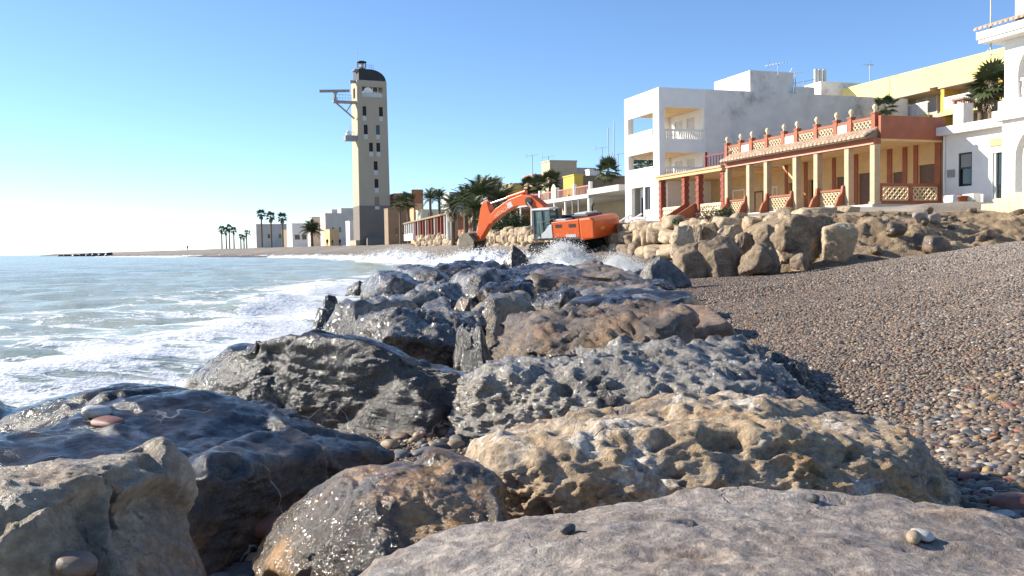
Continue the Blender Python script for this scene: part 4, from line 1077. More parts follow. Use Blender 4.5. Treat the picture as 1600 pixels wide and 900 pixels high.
# --- terrace house with thin columns beyond the white house
TH = house('terrace_house', 'grey open terrace house with thin white columns and railed roof behind the excavator')
t0 = S1-.4; t1 = s_at(806, 0)
tm = s_at(924, 0)
MB().box(tm, t0, -.35, 8, 2.35, 2.80).build('roof_slab', M_LCONC, TH)
MB().box(t1, tm-.005, -.25, 8, 2.15, 2.48).build('roof_slab', M_LCONC, TH)
MB().wall(t1, t0, -.6, 2.34, 5.0, .25, [(t0-2.4, t0-1.4, .1, 2), (t0-5, t0-4, .1, 2), (tm-3, tm-1.5, .6, 1.8)]).build('back_wall', M_BEIGE, TH)
MB().box(t1, t0, -.4, 8, -.9, -.1).build('plinth', M_GREYC, TH)
MB().box(t1, t0, 5.3, 8, -.1, 2.1).build('inner_block', M_BROWNW, TH)
for q, w in ((885, .16), (896.5, .1), (922, .3), (906, .12), (868, .14), (850, .14), (832, .14), (815, .14)):
    s = s_at(q, 0); MB().box(s-w/2, s+w/2, -.15, -.15+w, -.1, 2.348 if q > 922 else 2.149).build('column', M_WHITE if w > .12 else M_GREYC, TH)
rl = MB(); z = 2.481
for k in range(int((tm-t1)/.3)):
    s = t1+.2+k*.3; rl.box(s-.03, s+.03, -.15, -.09, z, z+.62)
rl.box(t1, tm, -.17, -.07, z+.62, z+.70)
rl.build('roof_railing', plain('red_white_rail', (.45, .22, .18), .7), TH)
for q in (925, 900, 873, 846, 822):
    s = s_at(q, 0); MB().box(s-.14, s+.14, -.22, .02, z+.002, z+.95, bev=.03).build('rail_post', M_WHITE, TH)
s = s_at(870, 0)
MB().prism([(s-.55, z), (s+.55, z), (s+.55, z+.9), (s+.3, z+1.15), (s, z+1.3), (s-.3, z+1.15), (s-.55, z+.9)], -.3, -.222).build('pediment', M_LATT, TH)

# --- simple blocks in the background: corner at px_a, sea face back to px_l, side face to px_b
def block(name, pl_, pa, pb, ytop, d, mat, label, cat='building', yaw=None, zbase=2.6, wins=(), roof=None, sidemat=None, group=None):
    u_ = uu if yaw is None else Vector((-math.sin(yaw), math.cos(yaw), 0)); n2 = Vector((u_.y, -u_.x, 0))
    C = D(pa, ytop, d); top = C.z; C = Vector((C.x, C.y, 0))
    Ls = max(1.0, min(60, solve_len(C+Vector((0, 0, top)), u_, pl_, 80))); Lt = max(1.0, min(60, solve_len(C+Vector((0, 0, top)), n2, pb, 80)))
    e = empty(name, (C.x, C.y, zbase), math.atan2(-u_.y, -u_.x), label, cat, group); H = top-zbase
    MB().box(-Ls, 0, 0, Lt, -1.5, H-.15).build('wall', mat, e)
    MB().box(-Ls-.06, .06, -.06, Lt+.06, H-.149, H).build('roof_edge', roof or mat, e)
    for face, a, w, z0, h in wins:      # face 'f' sea side, 's' camera side; a and w as fractions
        if face == 'f':
            x1 = -a*Ls; w_ = MB().box(x1-w*Ls, x1, -.03, -.004, z0, z0+h).build('window', M_GLASS, e)
            MB().box(x1-w*Ls-.06, x1+.06, -.12, -.004, z0-.12, z0-.004).build('sill', M_LCONC, w_)
        else:
            y0 = a*Lt; w_ = MB().box(.004, .03, y0, y0+w*Lt, z0, z0+h).build('window', M_GLASS, e)
            MB().box(.004, .12, y0-.06, y0+w*Lt+.06, z0-.12, z0-.004).build('sill', M_LCONC, w_)
    return e, Ls, Lt, H
W3 = [('f', .15, .2, 3.4, 1.3), ('f', .6, .2, 3.4, 1.3), ('s', .2, .15, 3.4, 1.3), ('s', .6, .15, 3.4, 1.3)]
b1, Ls, Lt, H = block('roof_hut', 1258, 1283, 1343, 127, 74, M_OLDW, 'small plastered rooftop hut with three vent pipes behind the white house', sidemat=M_BROWNW)
for k in range(3): MB().tube([(-1.0, .25+.42*k, H), (-1.0, .25+.42*k, H+1.2)], .17, 10).build('vent_pipe', M_LCONC, b1)
block('beige_block', 846, 859, 901, 250, 100, M_BEIGE, 'tall plain beige block rising behind the terrace house')
block('yellow_house', 880, 897, 906, 272, 92, M_OCHRE, 'bright yellow low house behind the railed terrace roof', wins=[('f', .3, .2, 3.0, 1)])
block('brown_wall_house', 897, 905, 985, 274, 96, M_BROWNW, 'brown walled house behind the fan palm')
block('grey_roof_shed', 893, 900, 930, 262, 108, M_GREYC, 'grey sheet roofed shed beside the tall beige block')
block('white_shed', 915, 921, 940, 264, 104, M_WHITE, 'small white rooftop room behind the brown walled house')
block('ochre_house', 785, 797, 818, 286, 118, M_OCHRE, 'yellow house with a dark roof tank beyond the date palms', wins=[('f', .3, .25, 2.6, 1.1)], roof=M_GREYC)
block('pink_house', 818, 832, 850, 272, 112, plain('pink_plaster', (.55, .3, .22), .8), 'pinkish house beside the tall beige block', wins=W3)
block('white_house', 750, 762, 785, 278, 135, M_WHITE, 'white house half hidden by the date palms', wins=W3)
block('pale_house', 690, 702, 760, 300, 150, M_LCONC, 'pale house showing above the date palm crowns', wins=W3)
block('orange_house', 606, 616, 646, 302, 190, M_ORANGEW, 'orange house with a rooftop tower beyond the lighthouse', wins=[('s', .15, .1, 4.5, 1.2), ('s', .5, .1, 4.5, 1.2)])
block('orange_tower', 643, 646, 661, 296, 191, M_ORANGEW, 'square orange roof tower on the orange house')
block('tan_house', 600, 606, 642, 325, 172, M_BROWNW, 'tan house at the foot of the orange house', wins=[('s', .3, .1, 1.4, 1.2)])
block('peach_house', 640, 646, 660, 318, 168, plain('peach_plaster', (.66, .38, .2), .8), 'peach coloured house below the orange one', wins=[('f', .3, .2, 2, 1)])
block('cream_house', 650, 660, 705, 327, 150, plain('pale_cream_plaster', (.72, .62, .42), .8), 'cream house behind the red columned pergola', wins=W3)
FY = R(26)
M_FARW = plain('far_warm_plaster', (.66, .57, .47), .85, .12, .3, .1, .01)
block('distant_house', 391, 400, 458, 350, 330, M_FARW, 'grey white distant house beside the three tall palms', yaw=FY, wins=[('s', .3, .1, 3, 1.5), ('s', .6, .1, 3, 1.5)], zbase=3)
block('distant_house', 440, 452, 470, 358, 300, M_BROWNW, 'low brown distant house behind the three tall palms', yaw=FY, zbase=3)
block('distant_house', 448, 456, 482, 349, 285, M_WHITE, 'white distant house with a dark roof edge before the bushy palm', yaw=FY, roof=M_GREYC, wins=[('s', .15, .3, 1.8, 1.5), ('s', .6, .25, 1.8, 1.5)], zbase=3)
block('distant_house', 480, 487, 510, 339, 275, M_FARW, 'grey distant house with brown roof behind the bushy palm', yaw=FY, roof=M_BROWNW, wins=[('s', .5, .2, 4, 1.5)], zbase=3)
block('distant_house', 500, 508, 560, 333, 262, M_FARW, 'long grey white distant house next to the lighthouse', yaw=FY, wins=[('s', .2, .06, 3.5, 1.4), ('s', .4, .06, 3.5, 1.4), ('s', .7, .06, 3.5, 1.4)], zbase=3)
block('distant_house', 512, 518, 527, 327, 268, M_FARW, 'small stair tower on the long grey white distant house', yaw=FY, zbase=3)
block('distant_house', 528, 533, 556, 325, 272, M_FARW, 'taller white distant house touching the lighthouse outline', yaw=FY, zbase=3)
block('distant_house', 505, 515, 530, 358, 225, M_CREAM, 'cream cottage with a gable beside the lighthouse', yaw=FY, zbase=3)
block('distant_house', 540, 546, 556, 345, 205, M_WHITE, 'narrow white hut at the foot of the lighthouse', yaw=FY, zbase=3)

# --- red and white columned pergola
pa, pb_ = D(702, 362, 106), D(634, 366, 146)
dirp = Vector((pb_.x-pa.x, pb_.y-pa.y, 0)); Lp = dirp.length
PG = empty('pergola', (pa.x, pa.y, 3.0), math.atan2(dirp.y, dirp.x), 'long pergola with red and white columns beside the lighthouse', 'pergola')
for k in range(17):
    x = Lp*k/16; MB().box(x-.17, x+.17, -.17, .17, -.5, 2.2).build('column', [M_BRICKR, M_LCONC, M_BRICKR][k % 3] if k < 12 else M_WHITE, PG)
MB().box(-.3, Lp+.3, -3.5, .4, 2.202, 2.42).build('roof_beam', M_BROWNW, PG)
MB().box(0, Lp*.7, -2.8, -2.6, -.5, 2.2).build('rear_wall', M_TERRA, PG); MB().box(Lp*.75, Lp, .18, .3, -.5, .55).build('low_wall', M_WHITE, PG)
for q, d in ((703, 104), (710, 102)):
    p_ = D(q, 365, d); o = MB().lathe([(.42, -.8), (.42, 2.3), (.55, 2.4), (.55, 2.6), (0, 2.6)], (0, 0, 0), 14).build('round_column', M_LCONC); o.location = (p_.x, p_.y, 3.0)
    tag(o, 'thick pale round column by the date palms, one of a pair', 'column', 'thick round columns')
# dark red columned building behind the excavator boom
RB = house('red_columned_house', 'dark red walled house with pale columns behind the excavator boom')
r0, r1 = s_at(800, 2), s_at(716, 2)
MB().box(r1, r0, 2.2, 7, -1, 2.2).build('wall', M_TERRA, RB); MB().box(r1-.2, r0+.2, -.2, 7, 2.201, 2.45).build('roof', M_BROWNW, RB)
for k in range(15):
    s = r1+(r0-r1)*k/14; MB().box(s-.15, s+.15, -.1, .2, -1, 2.2).build('column', M_LCONC if k % 2 else M_BRICKR, RB)

# --- aerials
def aerial(px, ytop, ybase, d, label, yagi=True, tilt=.0):
    a, b_ = D(px, ybase, d), D(px, ytop, d); H = b_.z-a.z
    e = empty('aerial', (a.x, a.y, a.z-.2), YAW+tilt, label, 'aerial')
    MB().tube([(0, 0, 0), (0, 0, H+.2)], .035 if d < 80 else .06, 6).build('mast', M_METAL, e)
    if yagi:
        y = MB(); L = 1.15 if d < 80 else 1.1
        y.bar((-L*.2, -L*.6, H+.05), (L*.2, L*.6, H+.22), .035)
        for k in range(7):
            t = k/6-.5; y.bar((t*L*.4-.36+.04*k, t*L*1.2, H+.13+t*.17), (t*L*.4+.36-.04*k, t*L*1.2, H+.13+t*.17), .022)
        y.bar((-.25, -L*.6, H-.15), (.1, -L*.66, H+.35), .03)
        y.build('antenna', M_METAL, e)
aerial(1216, 98, 118, 63.5, 'television aerial on the stair block of the white house')
aerial(1243, 112, 142, 65, 'television aerial beside the stair block edge', tilt=.5)
aerial(1256, 126, 145, 66, 'small television aerial between stair block and vent hut', tilt=-.4)
aerial(1359, 100, 156, 70, 'tall television aerial against the yellow block', tilt=.9)
aerial(1548, 84, 150, 58, 'thin aerial in front of the tall palm', tilt=.4)
aerial(832, 242, 275, 112, 'television aerial on the pinkish house')
aerial(857, 244, 252, 101, 'television aerial on the tall beige block')
aerial(941, 230, 262, 98, 'thin mast with aerial behind the fan palm')
for px, yt in ((951, 200), (960, 190)): aerial(px, yt, 262, 99 if px < 955 else 103, 'tall plain mast behind the fan palm' if px < 955 else 'tallest plain mast beside the white house', False)
aerial(966, 240, 270, 100, 'short mast beside the white house outline')
aerial(1548, -40, 70, 36, 'latticed mast rising from the eave of the arcaded house', False)
# ------------------------------------------------------------------ lighthouse tower
TD = 188.0
tb = D(562.5, 376, TD)
TW = empty('lighthouse', (tb.x, tb.y, tb.z-.2), 0, 'tall square beige lighthouse tower with dark vaulted roof and grey plinth', 'lighthouse')
# local frame: x along the camera-facing side, y away from the camera
RZ_T = R(22)
TW.rotation_euler = (0, 0, RZ_T)
WF, DF = 6.75, 6.2                           # face width and depth
M_TOW = plain('tower_beige_render', (.42, .345, .255), .85, .05, .25, .1, .01, dirt=(.36, .29, .21), dirt_amt=.3)
M_TOWG = plain('tower_grey_stone', (.19, .16, .13), .85, .06, .4, .15, .01)
def tz(y): return D(575, y, TD).z-TW.location.z      # photo row -> local height
xo = 0.0
zt = tz(124)
def tx(px):                               # photo column -> local x on the front face
    return (D(px, 250, TD).x-TW.location.x)/math.cos(RZ_T)
# window openings on the front: (column fraction, photo rows)
wins = []
def fx(fr): return xo+fr*WF
for fr, y0, y1 in ((.17, 165, 180), (.72, 165, 180), (.20, 194, 209), (.60, 194, 209), (.36, 222, 236), (.60, 222, 236), (.50, 251, 265), (.51, 279, 293)):
    wins.append((fx(fr), fx(fr)+.86, tz(y1), tz(y0)))
big = (fx(.17), fx(.86), tz(150), tz(134))
zg = tz(321)
MB().wall(xo, xo+WF, zg, zt, 0, .4, wins+[big]).build('front_wall', M_TOW, TW)
MB().wall(.401, DF, zg, zt, xo, .4, [(2.0, 4.0, tz(150), tz(134))], axis='y').build('sea_wall', M_TOW, TW)
MB().wall(.401, DF, zg, zt, xo+WF-.4, .4, [(2.0, 4.0, tz(150), tz(134))], axis='y').build('land_wall', M_TOW, TW)
MB().wall(xo+.401, xo+WF-.401, zg, zt, DF-.4, .4, [(big[0], big[1], big[2], big[3]), (fx(.60), fx(.6)+.86, tz(209), tz(194))]).build('rear_wall', M_TOW, TW)
MB().box(xo-.03, xo+WF+.25, -.06, DF+.05, -2.2, zg-.002).build('plinth_block', M_TOWG, TW)
MB().box(xo+WF+.252, xo+WF+1.6, .6, DF-.3, -2.2, zg*.55).build('plinth_buttress', M_TOWG, TW)
MB().box(xo+WF+1.602, xo+WF+3.0, .9, DF-.5, -2.2, zg*.33).build('plinth_buttress', M_TOWG, TW)
MB().box(xo-.9, xo-.04, -.1, DF+.1, -2.2, .3).build('base_step', M_TOW, TW)
for k in range(3): MB().box(xo+.4-.2*k+1.0, xo+WF+4.5+.8*k, -1.1-.8*k, -.07-.8*k, -2.2, 1.0-.32*k).build('plinth_step', M_TOWG, TW)
for a, b_, z0, z1 in wins:
    w_ = MB().box(a, b_, .25, .3, z0, z1).build('window', M_DARKIN if a != fx(.6) or z0 != tz(209) else M_GLASS, TW)
    MB().box(a, b_, -.05, -.004, z0-1.0, z0-.01).build('spandrel', M_LCONC, w_)
for z in (tz(150), tz(180), tz(209)): MB().box(xo+.41, xo+WF-.41, .41, DF-.41, z-.5, z-.2).build('floor_slab', M_GREYC, TW)
MB().box(xo+.41, xo+WF-.41, DF-.8, DF-.6, tz(330), tz(181)).build('inner_core', M_DARKIN, TW)
MB().box(big[0], big[1], .06, .14, big[2]-.3, big[2]+.9).build('gallery_parapet', M_LCONC, TW)
dish = MB(); dish.lathe([(0, .0), (.55, .05), (.95, .22), (1.0, .26), (.9, .25), (.5, .12), (0, .1)], (0, 0, 0), 20)
o = dish.build('radar_dish', M_WHITE, TW); o.location = (fx(.38), .55, tz(142)); o.rotation_euler = (R(90), 0, 0)
MB().box(fx(.56), fx(.8), .9, 1.4, big[2], tz(140)).build('equipment_cabinet', M_LCONC, TW)
for k in (.52, .70): MB().box(fx(k), fx(k)+.1, .16, .24, big[2], big[3]).build('gallery_mullion', M_WHITE, TW)
wp = MB().box(fx(.5), fx(.5)+1.0, -.03, -.002, tz(321), tz(307)).build('blind_window', M_BROWNW, TW)
MB().box(fx(.5), fx(.5)+1.0, -.12, -.065, tz(327), tz(322)).build('blind_panel', M_LCONC, TW)
# quarter-vault roof: upright on the sea side, curving down on the land side
zr = tz(106); H = zr-zt; n_ = 12; prof = [(xo+.5, zt), (xo+.5, zr)]
prof += [(xo+.5+WF*.36+(WF*.55)*math.sin(k/n_*math.pi/2), zt+H*math.cos(k/n_*math.pi/2)) for k in range(n_+1)]
MB().prism(prof, .15, DF-.2).build('vault_roof', plain('dark_slate', (.022, .02, .019), .6, .2, 2), TW)
lx = xo+1.75; L_ = MB().lathe([(0, zr), (.85, zr), (.85, zr+.55), (.75, zr+.6)], (lx, 2.6, 0), 12).build('lantern_base', M_BLACK, TW)
ln = MB()
for k in range(8): a = k*math.pi/4; ln.tube([(lx+.95*math.cos(a), 2.6+.95*math.sin(a), zr+.55), (lx+.95*math.cos(a), 2.6+.95*math.sin(a), zr+1.75)], .06, 6)
ln.build('lantern_bar', M_BLACK, L_)
MB().lathe([(.0, zr+.6), (.45, zr+.6), (.5, zr+1.1), (.3, zr+1.6), (0, zr+1.6)], (lx, 2.6, 0), 12).build('lens', M_WHITE, L_)
MB().lathe([(1.15, zr+1.75), (1.15, zr+1.9), (.7, zr+2.05), (0, zr+2.15)], (lx, 2.6, 0), 14).build('lantern_roof', M_BLACK, TW)
MB().tube([(lx-1.1, 2.2, zr), (lx-1.1, 2.2, tz(70))], .05, 6).build('mast', M_METAL, TW)
rl = MB()
for k in range(9): rl.tube([(xo-.1+.62*k if k < 4 else xo+1.9+.4*(k-3), .4, zr-.1), (xo-.1+.62*k if k < 4 else xo+1.9+.4*(k-3), .4, zr+.9)], .035, 5)
rl.bar((xo-.1, .4, zr+.9), (xo+4.0, .4, zr+.9), .06); rl.bar((xo-.1, .4, zr+.45), (xo+4.0, .4, zr+.45), .04); rl.build('roof_rail', M_METAL, TW)
MB().box(xo-.4, xo+.9, .2, 3.4, zr-.25, zr-.05).build('roof_gallery', M_GREYC, TW)
# radar gantry on the sea side
def tp(px, py, y=1.2): return Vector((tx(px)+y*math.tan(RZ_T), y, tz(py)))
g = MB(); g.box(tp(521, 158).x, xo, .4, 2.2, tz(160), tz(157))
g.bar(tp(523, 158), tp(553, 184), .3); g.bar(tp(541, 173), tp(551, 158), .22); g.build('gantry', M_GREYC, TW)
rl = MB()
for k in range(7):
    q = 523+k*4.5; rl.bar(tp(q, 158, .42), tp(q, 148, .42), .07)
rl.bar(tp(523, 148, .42), tp(550, 148, .42), .08); rl.bar(tp(523, 153, .42), tp(550, 153, .42), .06); rl.build('gantry_rail', M_METAL, TW)
MB().lathe([(.5, tz(158)), (.5, tz(152)), (.3, tz(151)), (.3, tz(146)), (.55, tz(145)), (.55, tz(142.5))], (tp(524.5, 150).x, 1.2, 0), 12).build('radar_pedestal', M_GREYC, TW)
ra = MB().box(-3.2, 3.2, -.25, .25, -.28, .28, bev=.1).build('radar_antenna', M_GREYC, TW); ra.location = tp(526, 142); ra.rotation_euler = (0, -.06, 0)
g2 = MB(); g2.box(tp(538, 215).x, xo, .4, 2.4, tz(219), tz(211)); g2.build('lower_balcony', M_GREYC, TW)
rl = MB()
for q in (540, 544, 548, 552): rl.bar(tp(q, 211), tp(q, 205), .08)
rl.bar(tp(538, 205), tp(552, 205), .08); rl.build('lower_rail', M_METAL, TW)
MB().lathe([(.6, 0), (.55, .8), (.2, 1.1)], (tp(543.5, 210).x, 1.3, tz(211)), 10).build('camera_dome', M_WHITE, TW)
MB().tube([tp(547, 211), tp(546, 196)], .05, 5).build('lower_mast', M_METAL, TW)
MB().box(tp(547, 126).x, xo-.002, .8, 1.4, tz(128), tz(124)).build('floodlight', M_GREYC, TW)

for o in TW.children_recursive:          # the shaft narrows a little towards the top
    if o.location.length < 1e-6:
        for q in o.data.vertices:
            k = 1-.055*max(0, q.co.z)/zt; q.co.x = (q.co.x-WF/2)*k+WF/2; q.co.y = (q.co.y-DF/2)*k+DF/2

# ------------------------------------------------------------------ excavator
M_OR = plain('orange_machine_paint', (.66, .11, .016), .38, .08, 2, .05, .004, dirt=(.42, .11, .04), dirt_amt=.35)
M_MUD = plain('muddy_steel', (.20, .165, .12), .8, .3, 3, .4, .02)
M_TRACK = plain('track_steel', (.035, .032, .03), .6, .3, 6, .3, .01)
M_CABGL = glassy('cab_glass', (.10, .16, .15), .06)
M_CABG = plain('cab_grey_green', (.07, .085, .085), .5, .1, 4)
M_LGREY = plain('light_grey_paint', (.55, .56, .56), .45, .08, 3)
EXD = 62.0; ep = D(889, 390, EXD)
EZ = float(ground_z(np.array([ep.x]), np.array([ep.y]), False)[0])
EX = empty('excavator', (ep.x, ep.y, max(.45, EZ-.25)), R(180-42), 'orange tracked excavator working at the edge of the surf', 'excavator')
EX.rotation_euler = (R(-7), R(0), R(180-42))
def rounded(poly, y0, y1, name, mat, par, bev=.08):
    o = MB().prism(poly, y0, y1).build(name, mat, par)
    bm = bmesh.new(); bm.from_mesh(o.data); bmesh.ops.remove_doubles(bm, verts=bm.verts, dist=1e-4)
    bmesh.ops.bevel(bm, geom=list(bm.edges), offset=bev, segments=2, affect='EDGES', profile=.5); bm.to_mesh(o.data); bm.free()
    return o
for sy in (-1, 1):
    y0, y1 = sy*1.0, sy*1.6
    pr = [(2.2*math.cos(a)*1.0+(.0), .48+.46*math.sin(a)) for a in ()]
    loop = []
    for k in range(9): a = -math.pi/2+math.pi*k/8; loop.append((1.85+.46*math.cos(a), .48+.46*math.sin(a)))
    for k in range(9): a = math.pi/2+math.pi*k/8; loop.append((-1.85+.46*math.cos(a), .48+.46*math.sin(a)))
    tr = MB().prism(loop, min(y0, y1), max(y0, y1)).build('track', M_TRACK, EX)
    sh = MB(); L = 0
    for i in range(len(loop)):
        p, q = Vector((loop[i][0], 0, loop[i][1])), Vector((loop[(i+1) % len(loop)][0], 0, loop[(i+1) % len(loop)][1])); n_ = max(1, int((q-p).length/.19))
        for k in range(n_):
            c = p.lerp(q, (k+.5)/n_); nrm = Vector((-(q-p).z, 0, (q-p).x)).normalized()*-1
            sh.bar((c.x+nrm.x*.02, min(y0, y1)-.03, c.z+nrm.z*.02), (c.x+nrm.x*.02, max(y0, y1)+.03, c.z+nrm.z*.02), .06, .13, up=nrm)
    s_ = sh.build('shoes', M_TRACK, tr); s_['kind'] = 'stuff'
    for k in range(7):
        x = -1.5+k*.5; MB().tube([(x, sy*1.62, .26), (x, sy*1.66, .26)], .16, 12).build('roller', M_MUD, tr)
MB().box(-1.3, 1.3, -1.0, 1.0, .4, .95, bev=.1).build('undercarriage', M_TRACK, EX)
MB().tube([(0, 0, .94), (0, 0, 1.2)], .75, 20).build('slew_ring', M_BLACK, EX)
MB().box(-2.6, 1.95, -1.45, 1.45, 1.2, 1.34, bev=.03).build('deck', M_TRACK, EX)
rounded([(-3.45, 1.25), (-2.25, 1.12), (-2.25, 2.62), (-3.2, 2.66), (-3.5, 2.4)], -1.48, 1.48, 'counterweight', M_OR, EX, .12)
eb = rounded([(-2.24, 1.345), (.15, 1.345), (.15, 2.45), (-2.24, 2.58)], .45, 1.46, 'engine_housing', M_OR, EX, .05)
for a, b_ in ((-1.95, -1.35), (-.75, -.2)):
    v_ = MB()
    for k in range(4): v_.box(a, b_, 1.461, 1.475, 2.05+k*.06, 2.09+k*.06)
    v_.build('vent', M_BLACK, eb)
MB().box(-1.9, -1.05, 1.462, 1.468, 1.38, 1.58).build('white_decal', M_LGREY, eb)
MB().box(-2.235, 1.2, -1.46, -.46, 1.345, 2.4, bev=.05).build('tank_housing', M_OR, EX)
MB().box(-2.3, -.1, -1.2, .44, 2.3, 2.78, bev=.06).build('engine_hood', M_BLACK, EX)
MB().box(-2.0, -1.0, -1.0, .3, 2.781, 2.9, bev=.02).build('hood_plate', M_LGREY, EX)
MB().box(-1.0, .1, .5, 1.3, 2.5, 2.62, bev=.02).build('walkway', M_LGREY, EX)
MB().tube([(-1.9, -.6, 2.78), (-1.9, -.6, 3.2), (-2.05, -.6, 3.45)], .07, 10).build('exhaust', M_BLACK, EX)
MB().tube([(-.4, .7, 2.55), (-.4, .7, 2.85)], .14, 10).build('air_cleaner', M_BLACK, EX)
cb = MB(); P4 = [(.25, .47), (1.85, .47), (1.95, 1.44), (.25, 1.44)]
for x, y in ((.28, .52), (1.8, .52), (1.8, 1.40), (.28, 1.40), (.95, 1.41)): cb.bar((x, y, 1.35), (x if x < 1 else x-.12, y, 3.28), .11)
cb.box(.25, 1.85, .48, 1.44, 1.345, 1.62)
cabo = cb.build('cab', M_CABG, EX)
MB().box(.2, 1.8, .45, 1.47, 3.28, 3.42, bev=.05).build('cab_roof', M_LGREY, cabo)
for nm, bx in (('side_glass', (.98, 1.72, 1.37, 1.385, 1.65, 3.25)), ('rear_side_glass', (.36, .9, 1.37, 1.385, 1.65, 3.25)), ('front_glass', (1.70, 1.715, .56, 1.34, 1.65, 3.25)), ('rear_glass', (.30, .315, .56, 1.34, 1.9, 3.2)), ('inner_glass', (.36, 1.7, .55, .56, 1.9, 3.2))):
    MB().box(*bx).build(nm, M_CABGL, cabo)
MB().box(.4, .95, .7, 1.2, 1.63, 2.5, bev=.08).build('seat', M_BLACK, cabo)
rounded([(.1, 1.345), (1.5, 1.345), (.75, 1.85), (.3, 2.25), (.1, 2.3)], 1.445, 1.5, 'white_panel', M_LGREY, EX, .015)
hr = MB(); hr.tube([(1.2, 1.52, 1.4), (1.2, 1.52, 2.4), (.3, 1.52, 2.6), (-.2, 1.52, 2.7)], .025, 6); hr.build('handrail', M_BLACK, EX)
boom = [(.35, 1.45), (.75, 1.35), (1.1, 1.8), (2.1, 3.0), (3.3, 3.62), (4.3, 3.60), (5.6, 3.12), (6.75, 2.55), (6.95, 2.75), (6.85, 3.1), (6.3, 3.5), (4.9, 4.12), (3.6, 4.42), (2.7, 4.25), (1.7, 3.55), (.5, 2.0)]
bo = rounded(boom, -.32, .32, 'boom', M_OR, EX, .04)
MB().prism([(4.5, 3.62), (4.95, 3.47), (5.12, 3.82), (4.67, 3.99)], .321, .327).build('white_square', M_LGREY, bo)
MB().tube([(2.9, .45, 3.9), (2.9, .345, 3.9)], .3, 16).build('boom_pivot', M_BLACK, bo)
for sy in (-.5, .5):
    cy = MB().tube([(1.1, sy, 1.5), (2.1, sy, 2.9)], .13, 10).build('boom_cylinder', M_BLACK, EX); MB().tube([(2.1, sy, 2.9), (2.9, sy, 3.85)], .075, 10).build('rod', M_METAL, cy)
cy = MB().tube([(3.4, 0, 4.6), (5.2, 0, 4.25)], .15, 10).build('arm_cylinder', M_OR, EX); MB().tube([(5.2, 0, 4.25), (7.2, 0, 3.85)], .08, 10).build('rod', M_METAL, cy)
stick = [(6.6, 2.75), (6.75, 2.45), (7.1, 2.4), (8.3, 1.15), (8.55, 1.1), (8.62, 1.35), (8.15, 2.7), (7.85, 3.55), (7.5, 4.1), (7.1, 4.05), (6.95, 3.4)]
sk = rounded(stick, -.28, .28, 'arm', M_OR, EX, .04)
cy = MB().tube([(7.75, 0, 3.3), (8.35, 0, 2.4)], .13, 10).build('bucket_cylinder', M_OR, EX); MB().tube([(8.35, 0, 2.4), (8.75, 0, 1.7)], .07, 8).build('rod', M_METAL, cy)
lk = MB()
for sy in (-.3, .3): lk.bar((8.75, sy, 1.7), (8.35, sy, 1.4), .08, .16); lk.bar((8.75, sy, 1.7), (9.3, sy, 1.4), .08, .16)
lk.build('bucket_link', M_BLACK, EX)
bk = MB(); prof = [(8.45, 1.2), (8.95, 1.75), (9.5, 1.8), (9.95, 1.5), (10.1, 1.0), (9.95, .45), (9.6, .15)]
for sy in (-.72, .66):
    bk.prism(prof+[(8.6, .5)], sy, sy+.06)
for i in range(len(prof)-1):
    (x0, z0), (x1, z1) = prof[i], prof[i+1]; dx, dz = x1-x0, z1-z0; L = math.hypot(dx, dz); nx, nz = dz/L*.05, -dx/L*.05
    bk.add([(x0, -.66, z0), (x1, -.66, z1), (x1, .66, z1), (x0, .66, z0), (x0+nx, -.66, z0+nz), (x1+nx, -.66, z1+nz), (x1+nx, .66, z1+nz), (x0+nx, .66, z0+nz)], [(0, 1, 2, 3), (7, 6, 5, 4), (0, 4, 5, 1), (3, 2, 6, 7)])
bko = bk.build('bucket', M_MUD, EX)
for k in range(5): MB().box(9.45, 9.6, -.66+k*.31, -.54+k*.31, -.17, .2).build('tooth', M_MUD, bko)
def lettering(text, size, loc, rot, mat, parent, name):
    cu = bpy.data.curves.new(name, 'FONT'); cu.body = text; cu.size = size; cu.align_x = 'CENTER'; cu.align_y = 'CENTER'; cu.extrude = .004
    ob = bpy.data.objects.new(name, cu); COL.objects.link(ob)
    me = bpy.data.meshes.new_from_object(ob.evaluated_get(bpy.context.evaluated_depsgraph_get()))
    bpy.data.objects.remove(ob); me.name = name
    o = link(name, me, None, parent); me.materials.clear(); me.materials.append(mat); o.location = loc; o.rotation_euler = rot
    return o
lettering('HITACHI', .42, (5.62, .327, 3.27), (R(90), R(-24), R(180)), plain('pale_lettering', (.78, .45, .33), .6), bo, 'lettering')
cwm = plain('faded_grey_lettering', (.33, .2, .17), .6)
cwo = [o for o in EX.children if o.name.startswith('counterweight')][0]
lettering('HITACHI', .3, (-3.50, -.45, 2.2), (R(90), 0, R(-90)), cwm, cwo, 'lettering').rotation_euler = (R(94), 0, R(-90))
MB().box(-3.505, -3.47, .35, .75, 1.75, 1.95).build('yellow_decal', M_OCHRE, cwo)
o_ = None

